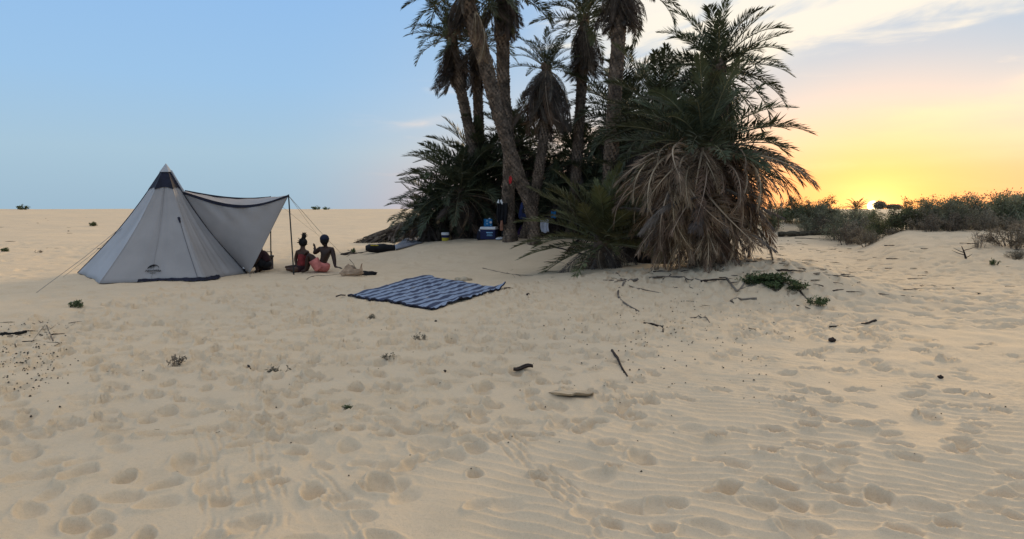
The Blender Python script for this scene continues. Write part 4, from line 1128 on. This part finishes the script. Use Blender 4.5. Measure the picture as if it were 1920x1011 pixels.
# gear hung on and set by the crossed trunks
HY = D_Y - .28
def hang(px, py, dy=0): return at(px, py, HY + dy)
p = hang(944, 380, .05); root = empty('hanging_jacket', p); tag(root, 'black jacket with white panels hung on the upright trunk', 'jacket')
def cloth(name, w, h, m, parent, seed, loc=(0, 0, 0), amp=.03, hem=.02):
    q = random.Random(seed); s1, s2 = q.uniform(0, 6), q.uniform(0, 6)
    L = Vector(loc)
    fn = lambda u, v: (.02 * math.sin(v * 6 + s1) * v, amp * math.sin(u * 13 + s1 + v * 2) * (.3 + .7 * v), hem * math.sin(u * 8 + s2) * v - .02 * math.sin(math.pi * u) * (1 - v))
    return sheet(name, L + Vector((-w / 2, 0, 0)), L + Vector((w / 2, 0, 0)), L + Vector((w / 2 * .9, 0, -h)), L + Vector((-w / 2 * .9, 0, -h)), 16, 14, fn, m, parent, Vector((0, 0, 0)), .02)
cloth('body', .24, .62, M['black'], root, 2)
cloth('sleeve', .10, .55, M['black'], root, 3, (-.13, -.01, -.02))
mb = MB(); mb.add([(-.19, -.062, -.01), (-.12, -.066, -.02), (-.135, -.066, .09), (-.145, -.062, .09)], [(0, 1, 2, 3)]); mb.add([(-.10, -.066, .06), (-.055, -.066, .095), (-.02, -.066, .0), (-.035, -.066, -.06), (-.075, -.066, -.01)], [(0, 1, 2, 3, 4)])
o = mb.build('white_panel', M['white'], root); sd = o.modifiers.new('t', 'SOLIDIFY'); sd.thickness = .012
p = hang(940.5, 424, -.05); root = empty('hanging_pouch', p); tag(root, 'brown oblong pouch hanging low beside the upright trunk', 'pouch')
soft_bag('pouch_body', (0, 0, -.13), .10, .08, .28, M['pouch'], root, 6); mb = MB(); mb.tube([(0, 0, .14), (.03, .03, .3), (.06, .06, .45)], .006, 5); mb.build('cord', M['black'], root)
p = hit(944, 449); root = empty('bottle_bag', p); tag(root, 'tall black bag standing against the foot of the upright trunk', 'bag'); soft_bag('bag_body', (.02, 0, -.01), .16, .14, .42, M['black'], root, 9); mb = MB(); mb.tube([(-.02, 0, .40), (-.02, 0, .52), (.06, 0, .52), (.06, 0, .40)], .008, 5); mb.build('strap', M['black'], root)
for k, (px, dy) in enumerate(((937, -.05), (941, .05))):
    p = hit(px, 450); root = empty('shoe', p); tag(root, 'white and black shoe standing at the foot of the upright trunk', 'shoe', 'pair of shoes by the trunk'); root.rotation_euler = (0, 0, R(200 + 20 * k))
    mb = MB(); mb.tube([(-.10, 0, .03), (-.04, 0, .045), (.05, 0, .04), (.12, 0, .03)], [.035, .042, .040, .026], 10); mb.build('upper', M['white'], root, smooth=True)
    mb = MB(); mb.box((0, 0, .006), (.25, .085, .012)); rounded(mb.build('sole', M['black'], root), .005)
p = hang(983, 392, .1); root = empty('backpack', p); tag(root, 'navy backpack with white badge hung between the crossed trunks', 'backpack')
soft_bag('bag_body', (0, .1, -.30), .32, .24, .50, M['bag_blue'], root, 12)
soft_bag('front_pocket', (.05, -.03, -.12), .22, .12, .24, M['black'], root, 13)
mb = MB(); mb.tube([(0, .1, .2), (.02, .15, .35), (.0, .2, .5)], .012, 6); mb.build('strap', M['black'], root)
mb = MB()
for dx in (-.02, .02):
    for k in range(16):
        a0, a1 = 2 * math.pi * k / 16, 2 * math.pi * (k + 1) / 16
        c = lambda a, r: (.05 + dx + math.cos(a) * r, -.118, .005 + math.sin(a) * r * 1.1)
        mb.add([c(a0, .030), c(a1, .030), c(a1, .016), c(a0, .016)], [(0, 1, 2, 3)])
o = mb.build('badge', M['white'], root); sd = o.modifiers.new('t', 'SOLIDIFY'); sd.thickness = .008
p = hit(981, 447); root = empty('duffel_bag', p + Vector((0, .5, 0))); tag(root, 'purple patterned duffel bag on the sand between the trunks', 'bag')
soft_bag('bag_body', (0, 0, -.01), .40, .26, .34, M['bag_purple'], root, 15); mb = MB(); mb.tube([(-.1, -.1, .28), (-.08, -.16, .38), (.08, -.16, .38), (.1, -.1, .28)], .012, 6); mb.build('handle', M['bag_blue'], root)
p = hang(1021, 411, .9); root = empty('hanging_towel', p); tag(root, 'white towel hanging in the dark to the right of the leaning trunk', 'towel')
cloth('towel_cloth', .25, .40, M['whitecloth'], root, 7); mb = MB(); mb.tube([(-.55, .02, .06), (-.1, 0, .01), (.15, 0, .01), (.75, .1, .22)], .012, 6); mb.build('branch', M['twig'], root)
mb = MB(); mb.box((0, .012, -.20), (.05, .0, .0)); 
p = hang(1038, 396, .9); root = empty('hanging_cloth', p); tag(root, 'small bright blue cloth hanging beside the young palm', 'cloth'); cloth('cloth_body', .15, .20, M['bluepl'], root, 8)
mb = MB(); mb.tube([(-.12, .01, .0), (0, 0, .012), (.14, .02, .02)], .008, 5); mb.build('twig', M['twig'], root)
# dark bag and grey tarp by the frond heap
p = hit(712, 474); root = empty('black_bag', p + Vector((0, .1, 0))); tag(root, 'large black bag with yellow stripe lying by the frond heap', 'bag'); root.scale = (1.0, 1.1, .95); root.rotation_euler = (0, 0, R(14))
mb = MB(); n = 18
for j in range(9):
    t = j / 8; x = -.42 + .84 * t; r_ = .17 * (math.sin(math.pi * (.08 + .84 * t)) ** .5) * (1 + .12 * math.sin(t * 14))
    for i in range(n):
        a = 2 * math.pi * i / n; mb.v.append((x, math.cos(a) * r_ * 1.05, max(-.02, .13 + math.sin(a) * r_ * (.85 + .1 * math.sin(3 * a + x * 6)))))
for j in range(8):
    for i in range(n):
        a = j * n + i; e = j * n + (i + 1) % n; mb.f.append((a, a + n, e + n, e)); mb.mi.append(0)
mb.f.append(tuple(range(n))); mb.mi.append(0); mb.f.append(tuple(range(8 * n, 9 * n))[::-1]); mb.mi.append(0)
mb.build('bag_body', M['black'], root, smooth=True)
mb = MB(); mb.box((-.17, -.125, .225), (.22, .012, .035), Matrix.Rotation(R(45), 3, 'X') @ Matrix.Rotation(R(6), 3, 'Y')); mb.build('stripe', M['yellow'], root)
p = hit(770, 462); root = empty('tarp', p); tag(root, 'grey tarp spread on the sand below the frond heap', 'tarp')
c4 = [hit(738, 462, .03), hit(742, 470, .03), hit(792, 457, .03), hit(786, 447, .05)]
c4 = [c4[1], c4[2], c4[3], c4[0]]
o = sheet('tarp_sheet', *c4, 20, 14, lambda u, v: (0, 0, .05 * abs(math.sin(u * 9 + v * 3)) * math.sin(math.pi * v) + .14 * math.sin(math.pi * v) * math.sin(math.pi * u)), M['tarp'], root, p, .008)
# branch lying between the people and the bag
def stick(pix, r0, r1, label, group=None, m='driftwood', cat='stick', name='dry_stick', lift=.15, extra=(), knob=0.0):
    P = [hit(a, b) for a, b in pix]
    root_p = P[0].copy()
    Q_ = smooth_path(P, 5); Q_ = [Vector((v.x, v.y, max(v.z, gz(v.x, v.y)))) for v in Q_]
    n = len(Q_); mb = MB()
    rad = [(r0 + (r1 - r0) * i / (n - 1)) * rnd.uniform(.8, 1.2) for i in range(n)]
    mb.tube([v + Vector((rnd.uniform(-.3, .3) * rad[i], 0, rad[i] * lift)) - root_p for i, v in enumerate(Q_)], rad, 6)
    if knob: mb.tube([Q_[0] - root_p + Vector((0, 0, r0)), Q_[1] - root_p + Vector((0, 0, r0))], [knob, r0], 6)
    for ex in extra:
        E = [hit(a, b) for a, b in ex]; E = smooth_path(E, 4)
        mb.tube([v + Vector((0, 0, r1 * lift)) - root_p for v in E], [r1 * 1.1 * (1 - .6 * i / (len(E) - 1)) for i in range(len(E))], 5)
    o = mb.build(name, M[m], None, root_p, smooth=True)
    tag(o, label, cat, group); return o
stick([(660, 474), (640, 478), (668, 476), (690, 472)], .035, .02, 'dark broken branch on the sand behind the person in the cap', m='bark', extra=([(664, 475), (652, 469)], [(668, 475), (650, 481)]))
shrub('tuft', hit(664, 474), .45, 'small green weed growing by the dark broken branch', cat='plant', name='plant', zs=1.5)
stick([(575, 524), (590, 518), (612, 517), (640, 514)], .010, .006, 'thin bent twig running from the paper bag towards the poles', m='twig')
# paper bag
p = hit(658, 517); root = empty('paper_bag', p); tag(root, 'torn tan paper bag lying on the sand near the striped mat', 'paper bag')
mb = MB(); n = 18
prof = [(0, .0), (.05, .20), (.12, .22), (.20, .19), (.24, .13)]
for z, r_ in [(0, .17), (.05, .215), (.11, .20), (.16, .17), (.19, .16)]:
    for i in range(n):
        a = 2 * math.pi * i / n; k = 1 + .10 * math.sin(4 * a + z * 30) + .05 * math.sin(7 * a)
        dz = 0 if z < .15 else .06 * math.sin(3 * a + 1.2) + .03 * math.sin(5 * a)
        mb.v.append((math.cos(a) * r_ * k * 1.15 + z * .3, math.sin(a) * r_ * k * .7, z + dz * (1 if z > .17 else .5)))
for j in range(4):
    for i in range(n):
        a = j * n + i; e = j * n + (i + 1) % n; mb.f.append((a, e, e + n, a + n)); mb.mi.append(0)
mb.f.append(tuple(range(n))[::-1]); mb.mi.append(0)
o = mb.build('bag_body', M['bag_tan'], root); sd = o.modifiers.new('t', 'SOLIDIFY'); sd.thickness = .008
mb = MB(); mb.tube([(.14, 0, .1), (.06, -.03, .27), (-.02, -.02, .36)], .006, 5); mb.build('twig_handle', M['twig'], root)
p = hit(680, 515); root = empty('dark_cloth', p); tag(root, 'crumpled black cloth on the sand beside the paper bag', 'cloth')
mb = MB(); n = 16
for j, (r_, z) in enumerate(((.20, -.01), (.19, .03), (.12, .06), (.04, .065))):
    for i in range(n):
        a = 2 * math.pi * i / n; k = 1 + .25 * math.sin(3 * a + j) + .15 * math.sin(5 * a + 2)
        mb.v.append((math.cos(a) * r_ * k * 1.3, math.sin(a) * r_ * k * .6, z + .02 * math.sin(4 * a + j)))
for j in range(3):
    for i in range(n):
        a = j * n + i; e = j * n + (i + 1) % n; mb.f.append((a, e, e + n, a + n)); mb.mi.append(0)
mb.f.append(tuple(range(3 * n, 4 * n))); mb.mi.append(0)
mb.build('cloth_body', M['black'], root, smooth=True)

# ------------------------------------------------------------------ striped mat
def stripe_material():
    m = bpy.data.materials.new('striped_mat'); m.use_nodes = True
    q = G(m.node_tree); p = m.node_tree.nodes['Principled BSDF']
    uv = q.n('ShaderNodeUVMap').outputs[0]
    s_ = q.n('ShaderNodeSeparateXYZ'); q.link(uv, s_.inputs[0])
    nz = q.noise(uv, 3.0, 4, .6)
    v = q.m('ADD', q.m('MULTIPLY', s_.outputs[1], 10.0), q.m('MULTIPLY', q.m('SUBTRACT', nz, .5), .18))
    fr_ = q.m('FRACT', v)
    a = q.m('MULTIPLY', q.ss(fr_, .0, .07), q.ss(fr_, .55, .48))
    thin = q.m('MULTIPLY', q.ss(fr_, .66, .70), q.ss(fr_, .80, .76))
    a = q.m('MAXIMUM', a, q.m('MULTIPLY', thin, .35))
    c = q.mix(a, (.26, .32, .43), (.020, .030, .072))
    n2 = q.noise(uv, 11, 4, .6)
    c = q.mix(q.m('MULTIPLY', q.ss(n2, .45, .75), .25), c, (.12, .14, .22))
    n3 = q.noise(uv, 4.5, 6, .65)
    c = q.mix(q.m('MULTIPLY', q.ss(n3, .58, .76), .6), c, (.50, .41, .29))
    q.link(c, p.inputs['Base Color']); p.inputs['Roughness'].default_value = .75
    return m
cL, cT, cR, cB = hit(648, 557), hit(798, 517), hit(945, 543), hit(806, 583)
mc = (cL + cT + cR + cB) / 4; mc.z = gz(mc.x, mc.y); root = empty('striped_mat', mc); tag(root, 'blue and pale striped woven mat spread on the sand', 'mat')
NU, NV = 90, 80; mb = MB(); uvs = []
for j in range(NV + 1):
    for i in range(NU + 1):
        u, v = i / NU, j / NV
        p = cL.lerp(cT, u).lerp(cB.lerp(cR, u), v)
        ed = min(u, 1 - u, v, 1 - v)
        wb_ = max(0, 1 - ed / .10); p.x += .045 * (math.sin(v * 13 + 1) + .6 * math.sin(v * 29)) * wb_ ; p.y += .05 * (math.sin(u * 11) + .6 * math.sin(u * 27 + 2)) * wb_
        a_ = np.array([p.x]); b_ = np.array([p.y])
        w = .030 * float(pn(a_ / .42, b_ / .42, 21)[0]) + .026 * float(pn(a_ / .14, b_ / .17, 22)[0]) * max(0, 1 - ((u - .55) ** 2 + (v - .5) ** 2) * 2.5)
        gzz = max(gz(p.x, p.y), gz(p.x + .05, p.y), gz(p.x - .05, p.y), gz(p.x, p.y + .05), gz(p.x, p.y - .05))
        p.z = gzz + .012 + max(w, -.006) + .10 * max(0, 1 - math.hypot(1 - u, 1 - v) / .10) + .05 * max(0, 1 - math.hypot(u - .35, 1 - v) / .08) + (.02 * abs(math.sin(u * 29 + 2)) if v > .985 or u < .012 else 0)
        mb.v.append(tuple(p - mc)); uvs.append((u, v))
for j in range(NV):
    for i in range(NU):
        a = j * (NU + 1) + i; mb.f.append((a, a + NU + 1, a + NU + 2, a + 1)); mb.mi.append(0)
me = mb.mesh('woven_sheet', stripe_material(), True)
ul = me.uv_layers.new(name='UVMap')
for lp in me.loops: ul.data[lp.index].uv = uvs[lp.vertex_index]
o = link('woven_sheet', me, root); sd = o.modifiers.new('t', 'SOLIDIFY'); sd.thickness = .010; sd.offset = 1
for nm, idx in (('left', [j * (NU + 1) for j in range(NV + 1)]), ('front', [NV * (NU + 1) + i for i in range(NU + 1)])):
    mb2 = MB(); P = [Vector(mb.v[k]) for k in idx[::2]]
    mb2.tube([p + Vector((0, 0, -.006 + .012 * math.sin(k * 1.7))) for k, p in enumerate(P)], .019 if nm == 'left' else .013, 6); mb2.build('rolled_edge', M['navy'], root, smooth=True)
for c, dv in ((cL, (-.16, -.03)), (cR, (.18, .06))):
    mb2 = MB(); e = ground(c.x + dv[0], c.y + dv[1], .01); mb2.tube([c + Vector((0, 0, .03)) - mc, (c + e) / 2 + Vector((0, 0, .03)) - mc, e - mc], .012, 5); mb2.build('corner_tie', M['bark'], root)

# ------------------------------------------------------------------ wood, stones and litter on the sand
stick([(1195, 527), (1166, 538), (1159, 552), (1168, 567), (1199, 585)], .022, .012, 'hook-shaped root on the bank below the young palm', knob=.04)
stick([(1176, 534), (1195, 541), (1238, 549)], .012, .007, 'straight slim stick beside the hook-shaped root')
stick([(1207, 606), (1230, 609), (1243, 616), (1243, 623)], .016, .008, 'short brown stick bent like a sickle', m='bark')
stick([(1147, 658), (1158, 675), (1170, 697), (1186, 718)], .014, .006, 'long dark stick pointing at the sandstone slab', m='bark')
stick([(1292, 597), (1314, 595), (1331, 605)], .010, .006, 'thin wavy twig on the open bank', m='twig')
stick([(1369, 565), (1390, 562), (1419, 561)], .010, .022, 'club-shaped frond stalk on the bank', m='driftwood', extra=([(1369, 565), (1376, 569)],))
stick([(1218, 522), (1258, 521), (1290, 524), (1326, 529)], .018, .008, 'long twig with forks at the foot of the haystack palm', m='driftwood', extra=([(1285, 523), (1293, 538), (1312, 544)], [(1245, 522), (1240, 528), (1262, 531)]))
stick([(1362, 523), (1376, 540), (1385, 545), (1400, 527)], .020, .012, 'forked branch lying open by the green creepers', extra=([(1385, 544), (1408, 534)],))
stick([(1020, 492), (1034, 491), (1058, 494)], .012, .008, 'small brown twig on the bank below the crossed trunks', m='twig')
stick([(1075, 500), (1110, 505), (1150, 512), (1165, 523), (1172, 533)], .010, .006, 'long surface root trailing down the bank', m='twig')
stick([(905, 503), (935, 510), (965, 515), (1000, 517)], .012, .005, 'long dry branchlet above the striped mat', m='twig', extra=([(950, 512), (962, 505)], [(960, 514), (966, 521)], [(972, 515), (978, 520)]))
stick([(1030, 462), (1070, 472), (1120, 482), (1175, 492)], .03, .02, 'low trailing stem under the young palm', m='bark')
stick([(1108, 470), (1111, 482), (1112, 497)], .018, .010, 'bare hanging stalk standing before the young palm', m='twig')
stick([(1495, 545), (1505, 553), (1512, 560)], .012, .012, 'pair of short grey sticks below the creepers', extra=([(1499, 543), (1516, 563)],))
stick([(1494, 573), (1510, 577), (1520, 580)], .012, .007, 'grey stick near the separate creeper')
stick([(1555, 613), (1568, 611), (1578, 610)], .010, .008, 'thin dark twig beside the burnt stick', m='bark')
stick([(1642, 602), (1628, 606), (1615, 608)], .022, .008, 'tapered burnt stick on the trodden sand', m='bark')
stick([(465, 686), (469, 692)], .012, .008, 'short black stick standing out of the sand', m='bark')
stick([(1562, 546), (1572, 544), (1582, 543)], .016, .006, 'small dark stick at the head of the valley', m='bark')
for px, py, s_, lb in ((1085, 735, 1.0, 'flat tan slab with broken edge lying on the sand'),):
    p = hit(1072, 738); root = empty('stone_slab', p); tag(root, lb, 'slab')
    out = [(-.19, .02), (-.14, -.09), (-.05, -.15), (-.02, -.185), (.02, -.13), (.09, -.14), (.13, -.155), (.17, -.09), (.15, .06), (.03, .16), (-.12, .14)]
    mb = MB(); n = len(out); hh = lambda y: .052 - .20 * (y + .18)
    mb.add([(x * .9, y * .9 + .015, hh(y) - .030) for x, y in out] + [(x, y, hh(y) + .006 * math.sin(x * 40)) for x, y in out], [tuple(range(n, 2 * n)), tuple(range(n))[::-1]] + [(i, (i + 1) % n, n + (i + 1) % n, n + i) for i in range(n)])
    rounded(mb.build('slab_stone', M['slab'], root), .006)
p = hit(981, 693); root = empty('bark_piece', p); tag(root, 'curled dark piece of bark on the trampled sand', 'bark')
mb = MB()
for j in range(9):
    x = -.09 + .18 * j / 8; w = .045 * math.sin(math.pi * (.12 + .76 * j / 8))
    for k in range(5):
        a = math.pi * (.05 + .9 * k / 4); mb.v.append((x, -math.cos(a) * w, .012 + .030 * (1 - math.sin(a)) + .018 * math.sin(x * 25)))
for j in range(8):
    for k in range(4):
        a = j * 5 + k; mb.f.append((a, a + 1, a + 6, a + 5)); mb.mi.append(0)
o = mb.build('bark_shell', M['bark'], root); sd = o.modifiers.new('t', 'SOLIDIFY'); sd.thickness = .012
p = hit(868, 526); root = empty('stone', p); tag(root, 'tan crumpled stone just beyond the far edge of the mat', 'stone')
mb = MB(); ball(mb, (0, 0, .02), .15, 12, squash=(1.2, .7, .35)); mb.v = [tuple(Vector(v) * (1 + .18 * math.sin(v[0] * 40 + v[1] * 31))) for v in mb.v]; mb.build('stone_body', M['slab'], root)
# the log in the valley
p = hit(1505, 446); root = empty('log', p); tag(root, 'long dark log lying on the sand below the thicket', 'log')
A = hit(1459, 444) - p; B_ = hit(1556, 440) - p
mb = MB(); P = [A.lerp(B_, t) + Vector((0, 0, .10 + .02 * math.sin(t * 9))) for t in np.linspace(0, 1, 14)]
mb.tube(P, [.12 + .025 * math.sin(i * 2.3) + .01 * math.sin(i * 5.1) for i in range(14)], 10); mb.build('log_body', M['log'], root, smooth=True)
mb = MB(); mb.tube([P[11], P[11] + Vector((.1, -.2, .02)), P[11] + Vector((.3, -.4, -.1))], [.05, .035, .02], 6); mb.build('branch_stub', M['log'], root)
stick([(1490, 447), (1520, 448), (1555, 449)], .03, .015, 'thin pole lying on the sand beside the log')
# dead snags on the dune slope
for pts, r0, lb in (([(1812, 485, 0), (1808, 474, .0), (1803, 462, .0)], .03, 'black crooked snag standing on the dune slope'), ([(1878, 458, 0), (1866, 452, 0), (1858, 441, 0)], .025, 'curved bare snag beside the large dark cushion')):
    b_ = hit(pts[0][0], pts[0][1]); o_pts = [b_ - Vector((0, 0, .05))] + [at(a, c, b_.y) for a, c, _ in pts[1:]]
    mb = MB(); P = smooth_path(o_pts, 6); mb.tube([v - b_ for v in P], [r0 * (1 - .7 * i / (len(P) - 1)) for i in range(len(P))], 6)
    for k in range(4):
        c = P[2 + 2 * k] - b_; a = rnd.uniform(0, 6.28); mb.tube([c, c + Vector((math.cos(a) * .18, math.sin(a) * .1, .05)), c + Vector((math.cos(a) * .35, math.sin(a) * .2, .12))], [r0 * .4, r0 * .3, r0 * .1], 5)
    tag(mb.build('snag', M['bark'], None, b_, smooth=True), lb, 'snag')
# twig litter in the valley and on the slope
lit = random.Random(17)
tw = []
for i in range(5):
    mb = MB(); P = [Vector((-.5, 0, .01)), Vector((-.15, lit.uniform(-.08, .08), .025)), Vector((.2, lit.uniform(-.08, .08), .02)), Vector((.5, lit.uniform(-.05, .05), .012))]
    P = smooth_path(P, 3); mb.tube(P, [.030 * (1 - .6 * k / (len(P) - 1)) * lit.uniform(.7, 1.2) for k in range(len(P))], 5)
    if i % 2: c = P[4]; mb.tube([c, c + Vector((.12, .12, .015)), c + Vector((.25, .2, .0))], [.015, .012, .005], 4)
    tw.append(mb.mesh('twig', M['bark' if i % 2 else 'twig'], True))
def litter(n, box, smin, smax, label, group):
    for i in range(n):
        px = lit.uniform(box[0], box[2]); py = box[1] + (box[3] - box[1]) * lit.random() ** 1.3
        p = hit(px, py, -.001); o = link('twig', lit.choice(tw), None, p)
        k = lit.uniform(smin, smax) * (1.5 if lit.random() < .15 else 1); o.scale = (k, k * 1.1, k * 1.1); o.rotation_euler = (lit.uniform(-.2, .2), lit.uniform(-.06, .06), lit.gauss(0, .9))
        tag(o, label, 'twig', group)
litter(120, (1415, 448, 1620, 535), .10, .34, 'short dry twig among the litter in the valley before the log', 'twigs littering the valley')
litter(34, (1600, 455, 1915, 560), .10, .36, 'short dry twig scattered on the slope below the hedge', 'twigs on the dune slope')
litter(22, (1020, 470, 1420, 620), .07, .26, 'small dark twig scattered on the bank below the palms', 'twigs on the bank below the palms')
litter(16, (1150, 505, 1400, 532), .15, .4, 'broken stalk in the litter along the haystack palm foot', 'stalks along the haystack palm foot')
litter(14, (0, 400, 230, 470), .15, .5, 'dark bit of driftwood scattered on the plain behind the tent', 'driftwood on the plain')
litter(16, (0, 600, 160, 650), .06, .22, 'charred twig in the old fire patch', 'twigs in the old fire patch')
litter(18, (200, 560, 1000, 900), .03, .07, 'tiny twig lost on the open trampled sand', 'tiny twigs on the open sand')
stick([(100, 640), (85, 610), (70, 600)], .006, .003, 'arched dry stem with fine side shoots in the old fire patch', m='twig', extra=([(90, 620), (110, 605)], [(85, 610), (60, 640)], [(75, 603), (95, 640)], [(120, 620), (140, 606)]))
stick([(2, 628), (25, 627), (50, 622)], .03, .02, 'charred log end in the old fire patch', m='charcoal')
# dark crumbs
def crumbs(name, spots, m, label, cat):
    mb = MB()
    for p, r_ in spots:
        q = [Vector((lit.uniform(.6, 1.2), 0, 0)), Vector((0, lit.uniform(.5, 1), 0)), Vector((-lit.uniform(.6, 1.2), 0, 0)), Vector((0, -lit.uniform(.5, 1), 0)), Vector((0, 0, lit.uniform(.5, 1))), Vector((0, 0, -.3))]
        rt = Matrix.Rotation(lit.uniform(0, 6.28), 3, 'Z')
        mb.add([p + rt @ v * r_ for v in q], [(0, 1, 4), (1, 2, 4), (2, 3, 4), (3, 0, 4), (1, 0, 5), (2, 1, 5), (3, 2, 5), (0, 3, 5)])
    o = mb.build(name, m); tag(o, label, cat, kind='stuff'); return o
sp = []
for i in range(260):
    px = lit.gauss(50, 45); py = lit.gauss(665, 38)
    if px > -20 and 600 < py: sp.append((hit(px, py, .003), lit.uniform(.004, .014)))
crumbs('charcoal_crumbs', sp, M['charcoal'], 'black charcoal crumbs strewn round the old fire patch', 'charcoal')
sp = []
for i in range(230):
    px = lit.gauss(1270, 120); py = lit.gauss(640, 42) if lit.random() < .6 else lit.gauss(590, 40)
    if py > 530: sp.append((hit(px, py, .003), lit.uniform(.005, .015)))
for i in range(60): sp.append((hit(lit.uniform(250, 1900), lit.uniform(560, 900), .003), lit.uniform(.004, .010)))
crumbs('droppings', sp, M['charcoal'], 'small dark droppings and crumbs scattered over the bank', 'droppings')
sp = [(hit(px, py, .01), r_) for px, py, r_ in ((1593, 602, .035),)]
def clod(px, py, r_, label):
    p = hit(px, py); mb = MB(); ball(mb, (0, 0, r_ * .35), r_, 10, squash=(1.1, .9, .8)); mb.v = [tuple(Vector(v) * (1 + .22 * math.sin(v[0] / r_ * 4 + 1) * math.cos(v[1] / r_ * 5))) for v in mb.v]
    o = mb.build('clod', M['bark'], None, p); tag(o, label, 'clod')
clod(1560, 641, .035, 'dark clod sitting on the trodden sand below the burnt stick')
clod(1763, 709, .022, 'small black clod on the rippled sand')
clod(990, 553, .028, 'lone dark stone near the corner tie of the mat')
clod(817, 603, .016, 'tiny dark pebble below the front corner of the mat')
clod(834, 697, .014, 'tiny black pebble near the piece of bark')
